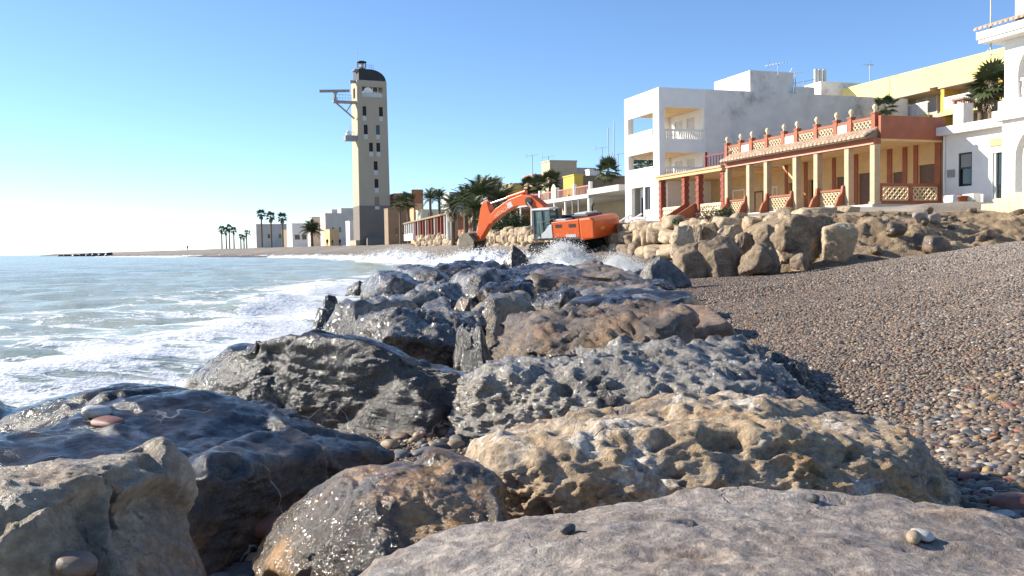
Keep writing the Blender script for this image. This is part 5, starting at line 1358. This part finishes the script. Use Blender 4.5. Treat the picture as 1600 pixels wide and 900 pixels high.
# ------------------------------------------------------------------ palms
def leaf_mat(name, c0, c1):
    m, n, l, b = new_mat(name); oi = n.new('ShaderNodeObjectInfo'); v = coords(n, l)
    f_ = math_n(n, l, 'ADD', math_n(n, l, 'MULTIPLY', oi.outputs['Random'], .5), math_n(n, l, 'MULTIPLY', tex_noise(n, l, v, 3, 3), .5))
    l.new(ramp(n, l, f_, [(.2, c0), (.8, c1)]), b.inputs['Base Color']); b.inputs['Roughness'].default_value = .55
    return m
M_PALM = leaf_mat('palm_green', (.05, .07, .025), (.15, .17, .075))
M_DRY = leaf_mat('dry_palm_leaf', (.16, .12, .07), (.28, .22, .13))
M_TRUNK = plain('palm_trunk', (.17, .125, .085), .9, .3, 6, .6, .03)
def feather_frond(seed):            # date palm frond, unit length, along +x, arching
    r_ = random.Random(seed); vs = []; fs = []
    N = 15
    def pt(t): return Vector((t*.9, 0, .42*t-.62*t*t))
    for k in range(N):
        t = .12+.88*k/(N-1); p = pt(t); L = .30*math.sin(math.pi*min(1, t*.8+.15))+.03
        for sy in (-1, 1):
            b = len(vs); tip = p+Vector((.16*L/.3, sy*L*.9, -.10*L/.3+r_.uniform(-.03, .03)))
            vs += [p+Vector((-.022, 0, 0)), p+Vector((.03, 0, .004)), tip]; fs.append((b, b+1, b+2))
    for k in range(6):
        p, q = pt(k/6), pt((k+1)/6); b = len(vs); w = .014
        vs += [p+Vector((0, -w, 0)), p+Vector((0, w, 0)), q+Vector((0, w*.8, 0)), q+Vector((0, -w*.8, 0))]; fs.append((b, b+1, b+2, b+3))
    me = bpy.data.meshes.new('frond'); me.from_pydata([tuple(q) for q in vs], [], fs); return me
def fan_frond(seed):                # fan palm leaf: stalk and a pleated fan with split tips
    r_ = random.Random(seed); vs = []; fs = []
    vs += [Vector((0, -.012, 0)), Vector((0, .012, 0)), Vector((.5, .01, .05)), Vector((.5, -.01, .05))]; fs.append((0, 1, 2, 3))
    c = Vector((.48, 0, .05)); N = 15
    for k in range(N):
        a = R(-115+230*k/(N-1)); L = .5*(.75+.25*math.cos(a*.7))
        d = Vector((math.cos(a), math.sin(a), -.25-.15*r_.random())); e = Vector((-math.sin(a), math.cos(a), 0)); b = len(vs)
        vs += [c, c+d*L*.55+e*.05, c+d*L, c+d*L*.55-e*.05]; fs.append((b, b+1, b+2, b+3))
    me = bpy.data.meshes.new('frond'); me.from_pydata([tuple(q) for q in vs], [], fs); return me
FEATH = [feather_frond(k) for k in range(3)]; FAN = [fan_frond(k) for k in range(3)]
DRYF = [m.copy() for m in FAN]
for m in FEATH+FAN: m.materials.append(M_PALM)
for m in DRYF: m.materials.append(M_DRY)
rp = random.Random(11)
def palm(px, ycrown, ybase, d, rad, label, kind='fan', n=26, trunk=.2, skirt=0, group=None, base_z=None, lean=0.0, cat='palm'):
    c = D(px, ycrown, d); bz = min(D(px, ybase, d).z, float(ground_z(np.array([c.x]), np.array([c.y]))[0])-.05)
    e = empty('palm_tree', (c.x, c.y, bz), 0, label, cat, group); H = c.z-bz
    m = MB(); pts = [(lean*(k/8)**2, 0, H*k/8-.1) for k in range(9)]; m.tube(pts, [trunk*(1.25-.35*k/8) for k in range(9)], 9); m.build('trunk', M_TRUNK, e)
    lib = FAN if kind == 'fan' else FEATH
    for k in range(n):
        o = bpy.data.objects.new('frond', lib[k % 3]); COL.objects.link(o); o.parent = e
        t = (k+.5)/n; el = R(82-118*t**.9+rp.uniform(-8, 8)) if kind == 'fan' else R(75-100*t+rp.uniform(-8, 8))
        az = k*2.39996+rp.uniform(-.2, .2); s = rad*rp.uniform(.85, 1.12)
        o.location = (lean, 0, H-.15); o.rotation_euler = Euler((0, -el, az), 'XYZ'); o.scale = (s, s, s)
    for k in range(skirt):
        o = bpy.data.objects.new('dry_frond', DRYF[k % 3]); COL.objects.link(o); o.parent = e
        o.location = (lean*.9, 0, H-.25-rp.uniform(0, .25*rad)); o.rotation_euler = Euler((0, R(62+rp.uniform(0, 22)), k*2.4), 'XYZ'); s = rad*rp.uniform(.6, .85); o.scale = (s, s, s)
    return e
NP = 'palms beside the terrace'
for px, yc, d, rad, lab in ((707, 322, 101, 1.9, 'date palm beside the thick round columns'), (727, 312, 98, 2.2, 'date palm with drooping crown before the pergola end'), (748, 303, 96, 2.6, 'large date palm above the excavator arm'),
                            (765, 298, 103, 2.5, 'tallest date palm of the clump behind the excavator'), (778, 312, 99, 2.3, 'bushy date palm over the excavator boom'), (740, 325, 93, 1.9, 'low date palm in front of the clump'), (790, 306, 108, 2.2, 'date palm at the landward end of the clump')):
    palm(px, yc, 372, d, rad, lab, 'feather', 34, .22, 8, NP)
palm(625, 318, 350, 150, 2.0, 'small palm before the tan house', 'fan', 20, .2)
palm(637, 315, 348, 152, 2.2, 'palm pair member before the peach house', 'fan', 20, .2)
palm(672, 310, 345, 140, 2.2, 'palm left of the date palm clump, dark crown', 'feather', 24, .22)
palm(686, 308, 345, 142, 2.2, 'dark crowned palm next to the clump of date palms', 'feather', 24, .22)
palm(826, 290, 330, 100, 1.5, 'roof high palm by the pinkish house, smaller of three', 'fan', 24, .2)
palm(842, 288, 330, 99, 1.5, 'middle palm of three before the tall beige block', 'fan', 24, .2)
palm(860, 282, 330, 98, 1.7, 'tallest palm of three before the tall beige block', 'fan', 26, .2)
palm(950, 266, 330, 88, 1.7, 'fan palm with grey skirt beside the white house', 'fan', 32, .25, 14)
palm(1551, 130, 200, 52, 1.7, 'large palm behind the low white house chimney', 'fan', 34, .25, 12)
palm(1533, 150, 200, 54, 1.1, 'smaller palm tucked against the large one behind the chimney', 'fan', 24, .2, 4)
palm(1383, 165, 185, 64, 1.2, 'little palm tuft at the end of the white side wall', 'fan', 16, .15)
palm(1012, 258, 290, 110, 2.2, 'palm glimpsed through the balcony opening', 'fan', 22, .2)
palm(1003, 258, 290, 115, 2.2, 'second palm glimpsed through the balcony opening', 'fan', 22, .2)
FPG = 'far palms on the spit'
for px, yc, yb, lab in ((408, 334, 382, 'tall far palm leaning slightly, first of three tall ones'), (423, 338, 381, 'tall far palm in the middle of three'), (441, 340, 379, 'tall far palm nearest the distant houses')):
    palm(px, yc, yb, 300, 2.3, lab, 'fan', 22, .27, 8, FPG)
for px, yc, yb in ((346, 358, 383), (353, 361, 383), (358, 356, 383), (365, 360, 383), (376, 369, 383), (381, 371, 383), (385, 363, 382), (392, 364, 382)):
    palm(px, yc, yb, 400, 2.2 if yc < 362 else 1.6, 'small far palm in the cluster on the spit', 'fan', 18, .26, 6, FPG)
palm(487, 360, 384, 205, 3.0, 'bushy green palm on the beach beside the lighthouse', 'feather', 60, .3, 0, None)

# ------------------------------------------------------------------ shrubs at the houses
def shrub(name, p, r, n, mat, label, seed, leaf=.07):
    r_ = random.Random(seed); vs = []; fs = []
    for k in range(n):
        v = Vector((r_.gauss(0, 1), r_.gauss(0, 1), abs(r_.gauss(0, .8)))); v = v.normalized()*r*(r_.random()**.45)
        a = Vector((r_.uniform(-1, 1), r_.uniform(-1, 1), r_.uniform(-1, 1))).normalized(); b = a.orthogonal().normalized(); i = len(vs)
        vs += [v-a*leaf, v+b*leaf*.4, v+a*leaf, v-b*leaf*.4]; fs.append((i, i+1, i+2, i+3))
    e = empty(name, p, 0, label, 'shrub')
    me = bpy.data.meshes.new('foliage'); me.from_pydata([tuple(q) for q in vs], [], fs); link('foliage', me, mat, e)
    st = MB()
    for k in range(9): a = k*.7; st.tube([(0, 0, -.15), (math.cos(a)*r*.3, math.sin(a)*r*.3, r*.4), (math.cos(a)*r*.75, math.sin(a)*r*.75, r*.75)], [.02, .014, .006], 5)
    st.build('stem', M_TRUNK, e)
M_SHRUB = leaf_mat('shrub_leaf', (.035, .06, .018), (.10, .15, .05)); M_DSHR = leaf_mat('dry_twig', (.10, .06, .04), (.22, .14, .09))
for px, py, d, r_, n_, mt, lab, sd in ((1133, 334, 47, .6, 700, M_SHRUB, 'green shrub on top of the boulders below the porch', 1), (1107, 336, 48, .75, 420, M_DSHR, 'dry reddish shrub before the brick columns', 2), (1517, 322, 37, .42, 500, M_SHRUB, 'low green plant before the yellow steps', 3),
                                       (1060, 344, 52, .4, 300, M_SHRUB, 'small weed at the stair of the low wing', 4), (785, 352, 88, 2.0, 1400, M_SHRUB, 'broad green bush under the excavator boom', 5), (810, 350, 88, 1.6, 1000, M_SHRUB, 'second green bush under the excavator boom', 6), (770, 338, 92, 1.8, 900, M_SHRUB, 'tall bush at the foot of the date palms', 7)):
    shrub('shrub', D(px, py+6, d), r_, n_, mt, lab, sd, .07 if d < 60 else .16)

# ------------------------------------------------------------------ people on the far beach
def person(px, yfoot, d, h, label, col, pose):
    p = D(px, yfoot, d); J = [(0, 0, .53), (0, 0, .64), (0, 0, .80), (0, 0, .86), (0, 0, .93)]
    st = .06*pose; vs = [(0, 0, .52), (0, 0, .64), (0, 0, .79), (0, 0, .85), (0, .01, .93), (-.05, 0, .50), (-.055, st, .27), (-.055, st*1.2-.01, .02), (.05, 0, .50), (.055, -st*.6, .27), (.055, -st*1.4, .02),
         (-.105, 0, .79), (-.125, .02*pose, .63), (-.12, .06*pose, .48), (.105, 0, .79), (.125, -.02*pose, .63), (.12, .05*pose, .48), (-.055, st*1.2+.06, .015), (.055, -st*1.4+.06, .015)]
    ed = [(0, 1), (1, 2), (2, 3), (3, 4), (0, 5), (5, 6), (6, 7), (0, 8), (8, 9), (9, 10), (2, 11), (11, 12), (12, 13), (2, 14), (14, 15), (15, 16), (7, 17), (10, 18)]
    rad = [.075, .07, .075, .03, .055, .05, .036, .025, .05, .036, .025, .04, .028, .018, .04, .028, .018, .02, .02]
    me = bpy.data.meshes.new('body'); me.from_pydata([tuple(q*h for q in v) for v in vs], ed, [])
    o = bpy.data.objects.new('body_tmp', me); COL.objects.link(o)
    md = o.modifiers.new('skin', 'SKIN'); o.modifiers.new('sub', 'SUBSURF').levels = 1
    for i, r_ in enumerate(rad): me.skin_vertices[0].data[i].radius = (r_*h*1.3, r_*h*1.2)
    me.skin_vertices[0].data[0].use_root = True
    m2 = bpy.data.meshes.new_from_object(o.evaluated_get(bpy.context.evaluated_depsgraph_get())); bpy.data.objects.remove(o)
    e = empty('person', (p.x, p.y, float(ground_z(np.array([p.x]), np.array([p.y]))[0])), R(20*pose), label, 'person')
    m2.materials.clear(); link('body', m2, plain('dark_clothes', col, .8, .2, 4, 0), e)
    hd = MB().lathe([(0, .985*h), (.03*h, .975*h), (.05*h, .945*h), (.052*h, .92*h), (.03*h, .905*h)], (0, -.004, 0), 10).build('hair', M_BLACK, e)
person(293, 389.5, 300, 1.75, 'person in dark clothes standing alone on the spit', (.03, .03, .035), .3)
person(511.5, 385, 200, 1.75, 'person in dark clothes walking beside the bushy palm', (.025, .025, .03), 1)
person(519.5, 384.5, 198, 1.6, 'person in grey clothes between the two others by the bushy palm', (.06, .06, .07), -.6)
person(531, 383.5, 196, 1.75, 'person in black by the lighthouse foot', (.02, .02, .022), .6)
# dark rocks at the tip of the spit
for k, (px, py, w) in enumerate(((96, 400.5, 10), (106, 400, 12), (118, 400, 12), (130, 399.6, 10), (140, 400.5, 11), (150, 399.5, 13), (161, 399, 14), (170, 399, 12))):
    d = 560-20*k; p = D(px, py, d); v, f = poly_rock_mesh(w*d/FPX*1.1, 3.5, 1.5+.12*k, 'cracked', 3, 700+k, 14)
    org = (p.x, p.y, -.4); rock_obj('spit_rock', v+np.array(org), f, org, M_DARK, 'low dark rock off the tip of the far spit', 'rock', 'rocks off the spit tip')
# ------------------------------------------------------------------ breaking waves and splashes
def foam_mat():
    m, n, l, b = new_mat('white_foam'); v = coords(n, l)
    l.new(ramp(n, l, tex_noise(n, l, v, 2.5, 6, .65), [(.3, (.74, .74, .71)), (.6, (.88, .88, .87))]), b.inputs['Base Color'])
    b.inputs['Roughness'].default_value = .85; b.inputs['Specular IOR Level'].default_value = .2
    b.inputs['Subsurface Weight'].default_value = .25; b.inputs['Subsurface Radius'].default_value = (.2, .2, .2)
    l.new(bump(n, l, tex_noise(n, l, v, 9, 7, .7), .9, .08), b.inputs['Normal'])
    return m
M_FOAM = foam_mat()
OCT_V = np.array([(1,0,0),(-1,0,0),(0,1,0),(0,-1,0),(0,0,1),(0,0,-1)], float)
OCT_F = np.array([(0,2,4),(2,1,4),(1,3,4),(3,0,4),(2,0,5),(1,2,5),(3,1,5),(0,3,5)])
def drops(pos, rad, name='spray'):
    n_ = len(pos); v = (OCT_V[None]*rad[:, None, None]+pos[:, None, :]).reshape(-1, 3)
    f = (OCT_F[None]+np.arange(n_)[:, None, None]*6).reshape(-1, 3)
    return v, f
def crest(path, h, w, label, seed, spray=1.0, nseg=None, name='breaking_wave', dropr=(.015, .05)):
    """ridge of broken white water along a path [(x, y, height factor)], with flying drops"""
    rs_ = np.random.RandomState(seed); path = np.array(path, float)
    seg = np.hypot(*np.diff(path[:, :2], axis=0).T); cum = np.concatenate([[0], np.cumsum(seg)]); L = cum[-1]
    nl = nseg or int(L/.10)+2; nw = 34
    s = np.linspace(0, L, nl); cx, cy, ch = (np.interp(s, cum, path[:, k]) for k in range(3))
    tx_, ty_ = np.gradient(cx), np.gradient(cy); q = np.hypot(tx_, ty_); nx, ny = ty_/q, -tx_/q
    u_ = np.linspace(-1, 1, nw); S, U = np.meshgrid(np.arange(nl), u_, indexing='ij'); S = S.ravel(); U = U.ravel()
    env = np.clip(1-np.abs(U)**1.6, 0, 1)
    X = cx[S]+nx[S]*U*w; Y = cy[S]+ny[S]*U*w
    p = np.stack([X, Y, 0*X], 1)
    nz = .55+.55*fbm(p*np.array([.55, .55, 1])/max(w, .6)*1.5+seed, 3)+.28*ridged(p*1.8+seed, 3)*.5+.16*fbm(p*5+seed, 3)
    Z = h*ch[S]*env*np.clip(nz, .02, 2)-.04
    X = X+.12*w*fbm(p*2.1+3, 2); Y = Y+.12*w*fbm(p*2.1+8, 2)
    f = (np.arange(nl-1)[:, None]*nw+np.arange(nw-1)[None, :]); f = np.stack([f, f+1, f+nw+1, f+nw], -1).reshape(-1, 4)
    tri = np.concatenate([f[:, [0, 1, 2]], f[:, [0, 2, 3]]])
    V = np.stack([X, Y, Z], 1)
    nd = int(spray*L*160)
    i = rs_.choice(len(V), nd, p=(np.clip(Z, 0, None)+.01)/(np.clip(Z, 0, None)+.01).sum())
    hgt = rs_.exponential(.11*h, nd); pos = V[i]+np.stack([rs_.normal(0, .10*w+.3*hgt), rs_.normal(0, .10*w+.3*hgt), hgt], 1)
    rad = rs_.uniform(dropr[0], dropr[1], nd)*np.exp(-hgt/(h*1.2))
    dv, df = drops(pos, rad)
    me = np_mesh(name, np.concatenate([V, dv]), np.concatenate([tri, df+len(V)]))
    o = link(name, me, M_FOAM); tag(o, label, 'wave', kind='stuff')
    return o
def fpt(px, d, k): p = D(px, 400, d); return (p.x, p.y, k)
crest([fpt(560, 92, .3), fpt(600, 84, .8), fpt(640, 76, .75), fpt(680, 68, .55), fpt(720, 62, .65), fpt(760, 57, .9), fpt(795, 54, .7), fpt(830, 50, .6)], 1.35, 1.8, 'long white breaker rolling in along the shore before the excavator', 3, 1.0)
crest([fpt(820, 46, .3), fpt(845, 45, .85), fpt(868, 44, 1.35), fpt(890, 43, 1.15), fpt(915, 43, .75), fpt(940, 42, .4)], .95, 1.5, 'tall white splash behind the groyne head', 5, 30.0, dropr=(.008, .032))
crest([fpt(935, 35, .35), fpt(955, 34.5, .95), fpt(975, 34, .8), fpt(1000, 33, .35)], 1.0, .9, 'small burst of spray by the hump of rock at the groyne head', 8, 30.0, dropr=(.006, .022))
crest([fpt(150, 345, .4), fpt(250, 262, .7), fpt(330, 210, .8), fpt(420, 172, .7), fpt(480, 146, .8), fpt(560, 112, .9), fpt(600, 95, .5)], .62, 1.6, 'thin white surf line along the far beach', 9, .15, nseg=700, dropr=(.03, .08))
crest([fpt(470, 24, .3), fpt(505, 20, .8), fpt(530, 17.5, .6), fpt(520, 14, .7), fpt(480, 11.5, .5), fpt(400, 9.3, .5), fpt(310, 7.7, .6)], .16, .45, 'foamy swash lapping at the seaward edge of the groyne', 12, .5, dropr=(.004, .014))

# ------------------------------------------------------------------ shingle
def pebble_mat(name, inst=True, stops=None):
    m, n, l, b = new_mat(name); v = coords(n, l); oi = n.new('ShaderNodeObjectInfo')
    c = ramp(n, l, oi.outputs['Random'], stops)
    nz = tex_noise(n, l, v, 2.2, 5)
    c = mix(n, l, .35, c, ramp(n, l, nz, [(.3, (.6, .6, .6)), (.7, (1.3, 1.3, 1.3))]), 'MULTIPLY')
    ps = n.new('ShaderNodeSeparateXYZ'); l.new(n.new('ShaderNodeNewGeometry').outputs['Position'], ps.inputs[0])
    dry = mrange(n, l, ps.outputs['Z'], .35, 1.15, 0, .75)      # dry stones higher up are paler and greyer
    c = mix(n, l, dry, c, mix(n, l, .5, mix(n, l, 1.0, c, (1.5, 1.5, 1.55), 'MULTIPLY'), (.36, .32, .275)))
    l.new(c, b.inputs['Base Color']); b.inputs['Roughness'].default_value = .55
    return m
STOPS = [(0, (.045, .040, .036)), (.16, (.10, .08, .063)), (.30, (.19, .14, .098)), (.44, (.135, .098, .07)), (.56, (.235, .17, .112)), (.66, (.18, .09, .055)), (.74, (.28, .165, .075)), (.84, (.31, .255, .19)), (.92, (.14, .122, .105)), (.97, (.2, .16, .12)), (1.0, (.55, .49, .41))]
M_PEB = pebble_mat('shingle_pebbles', True, STOPS)
rs_ = np.random.RandomState(21)
def scatter(n_, x0, x1, y0, y1, test):
    x = rs_.uniform(x0, x1, n_); y = rs_.uniform(y0, y1, n_); k = test(x, y); return x[k], y[k]
def in_beach(x, y):
    ang = np.degrees(np.arctan2(x, y))
    return (sdist(SHORE, x, y) > .2) & (ang < 36) & (x > -2.2) & (y > 1.5) & (y < 34) & ((x-8.6 < 0) | (y < 30))
PX, PY, PS = [], [], []
for y0, y1, dens, s0, s1 in ((1.8, 4.5, 4200, .009, .026), (4.5, 8, 4200, .008, .018), (8, 14, 1800, .010, .018), (14, 33, 400, .014, .027)):
    xm = y1*.75; area = (xm+2.2)*(y1-y0)
    x, y = scatter(int(area*dens), -2.2, xm, y0, y1, in_beach)
    if y0 > 5: k = x > 0; x, y = x[k], y[k]
    sz = s0+(s1-s0)*rs_.rand(len(x))**2.2
    big = rs_.rand(len(x)) < .02; sz = np.where(big, sz*1.6, sz)
    PX.append(x); PY.append(y); PS.append(sz)
PX, PY, PS = map(np.concatenate, (PX, PY, PS)); PZ = ground_z(PX, PY)
np_ = len(PX)
me = bpy.data.meshes.new('shingle'); me.vertices.add(np_); me.vertices.foreach_set('co', np.stack([PX, PY, PZ+PS*.25], 1).astype(np.float32).ravel())
scl = np.stack([PS*rs_.uniform(.9, 1.5, np_), PS*rs_.uniform(.75, 1.1, np_), PS*rs_.uniform(.42, .75, np_)], 1).astype(np.float32)
rot = np.stack([rs_.normal(0, .28, np_), rs_.normal(0, .28, np_), rs_.uniform(0, 6.28, np_)], 1).astype(np.float32)
for nm, arr in (('scl', scl), ('rot', rot)):
    a_ = me.attributes.new(nm, 'FLOAT_VECTOR', 'POINT'); a_.data.foreach_set('vector', arr.ravel())
sh = link('shingle', me, None); tag(sh, 'countless small brown and grey pebbles covering the beach', 'shingle', kind='stuff')
ng = bpy.data.node_groups.new('shingle_scatter', 'GeometryNodeTree')
ng.interface.new_socket('Geometry', in_out='INPUT', socket_type='NodeSocketGeometry'); ng.interface.new_socket('Geometry', in_out='OUTPUT', socket_type='NodeSocketGeometry')
N_ = ng.nodes; Lk = ng.links; gi = N_.new('NodeGroupInput'); go = N_.new('NodeGroupOutput')
ic = N_.new('GeometryNodeMeshIcoSphere'); ic.inputs['Radius'].default_value = 1.0; ic.inputs['Subdivisions'].default_value = 2
sm = N_.new('GeometryNodeSetShadeSmooth'); Lk.new(ic.outputs['Mesh'], sm.inputs[0])
smt = N_.new('GeometryNodeSetMaterial'); smt.inputs['Material'].default_value = M_PEB; Lk.new(sm.outputs[0], smt.inputs[0])
iop = N_.new('GeometryNodeInstanceOnPoints'); Lk.new(gi.outputs[0], iop.inputs['Points']); Lk.new(smt.outputs[0], iop.inputs['Instance'])
for nm, sock in (('rot', 'Rotation'), ('scl', 'Scale')):
    na = N_.new('GeometryNodeInputNamedAttribute'); na.data_type = 'FLOAT_VECTOR'; na.inputs['Name'].default_value = nm
    if nm == 'rot':
        er = N_.new('FunctionNodeEulerToRotation'); Lk.new(na.outputs['Attribute'], er.inputs[0]); Lk.new(er.outputs[0], iop.inputs[sock])
    else: Lk.new(na.outputs['Attribute'], iop.inputs[sock])
Lk.new(iop.outputs[0], go.inputs[0])
md = sh.modifiers.new('scatter', 'NODES'); md.node_group = ng

# the largest pebbles, one by one
def pebble_mesh(seed):
    v, f = ico(3); r_ = np.random.RandomState(seed)
    v = np.sign(v)*np.abs(v)**r_.uniform(.75, 1.0, 3)
    v = v*(1+.12*fbm(v*1.1+seed, 2))[:, None]; return np_mesh('pebble', v, f)
def stone_mat(name, c, rough=.5):
    return plain(name, c, rough, .25, 2.5, .25, .02)
PK = {'grey': stone_mat('grey_pebble', (.17, .165, .16)), 'dark grey': stone_mat('dark_pebble', (.07, .07, .072)), 'tan': stone_mat('tan_pebble', (.33, .25, .155)), 'ochre': stone_mat('ochre_pebble', (.36, .225, .09)),
      'reddish': stone_mat('reddish_pebble', (.24, .095, .065)), 'whitish': stone_mat('whitish_pebble', (.5, .47, .42)), 'brown': stone_mat('brown_pebble', (.19, .13, .09))}
PM = {}
base_p = [pebble_mesh(k) for k in range(6)]
for kn, mt in PK.items():
    for k in range(6):
        c = base_p[k].copy(); c.materials.append(mt); PM[(kn, k)] = c
rq = random.Random(77)
def pebble(x, y, s, kn, label, group=None, z=None, flat=.6, lift=.3):
    gz = float(ground_z(np.array([x]), np.array([y]))[0]) if z is None else z
    o = bpy.data.objects.new('pebble', PM[(kn, rq.randrange(6))]); COL.objects.link(o)
    o.scale = (s*rq.uniform(1.0, 1.5), s*rq.uniform(.8, 1.05), s*flat*rq.uniform(.8, 1.15)); o.rotation_euler = (rq.uniform(-.25, .25), rq.uniform(-.25, .25), rq.uniform(0, 6.28))
    o.location = (x, y, gz+s*flat*lift); tag(o, label, 'pebble', group)
cnt = 0
for i in range(900):
    px, py = rq.uniform(1370, 1640), rq.uniform(585, 850)
    v = ray(px, py)
    z = .3
    for _ in range(6):
        p = Vector((0, 0, EYE))+v*((z-EYE)/v.z); z = float(ground_z(np.array([p.x]), np.array([p.y]))[0])
    if px < 1400+max(0, (py-640))*.9 or cnt >= 170: continue
    kn = rq.choice(['grey', 'grey', 'dark grey', 'tan', 'tan', 'ochre', 'reddish', 'whitish', 'brown', 'brown'])
    near = (py-585)/265
    pebble(p.x, p.y, rq.uniform(.017, .030)+.012*near*rq.random(), kn, kn+' rounded pebble on the shingle beside the pitted tan rock', kn+' pebbles beside the pitted rock'); cnt += 1
for i in range(150):        # in the hollows between the rocks
    if i < 95: x, y, w = rq.uniform(-1.25, -.72), rq.uniform(2.75, 3.9), 'brown and grey angular rock'
    else: x, y, w = rq.uniform(-.75, -.30), rq.uniform(4.3, 5.3), 'large blackish rock'
    kn = rq.choice(['grey', 'grey', 'dark grey', 'dark grey', 'brown', 'reddish', 'tan'])
    pebble(x, y, rq.uniform(.025, .055), kn, kn+' wet cobble in the hollow beside the '+w, kn+' cobbles beside '+w, lift=.5)
def on_ray(px, py, d, s, kn, label, flat=.6):
    p = D(px, py, d); pebble(p.x, p.y, s, kn, label, None, p.z, flat, 0)
q = D(412, 822, 3.3); pebble(q.x, q.y, .075, 'reddish', 'large reddish cobble in the hollow between brown rock and black rock', None, q.z-.02, .75)
q = T(1598, 798, .24); pebble(q.x, q.y, .075, 'reddish', 'big flat reddish stone on the shingle beside the slab', None, q.z, .7)
def drop_on(px, py, s, kn, label, flat, target):
    """set a pebble on the rock surface seen at that pixel"""
    dg_ = bpy.context.evaluated_depsgraph_get()
    hit, loc, nrm, idx, ob, m_ = SC.ray_cast(dg_, Vector((0, 0, EYE)), ray(px, py).normalized())
    if hit: pebble(loc.x, loc.y, s, kn, label, None, loc.z, flat, .75)
bpy.context.view_layer.update()
drop_on(151, 652, .062, 'whitish', 'pale pinkish oval pebble lying on the glistening black rock', .5, None)
drop_on(168, 665, .058, 'reddish', 'red brown oval pebble lying on the glistening black rock', .35, None)
drop_on(887, 832, .014, 'dark grey', 'small black pebble on the slab, squarish', .8, None)
drop_on(1270, 784, .012, 'dark grey', 'tiny dark pointed pebble near the back of the slab', .9, None)
drop_on(1427, 846, .016, 'tan', 'small tan pebble in a hollow of the slab', .8, None)
drop_on(1440, 842, .02, 'whitish', 'small white stone beside the tan pebble on the slab', .6, None)
drop_on(118, 899, .05, 'brown', 'brown rounded stone in front of the shaded block', .6, None)
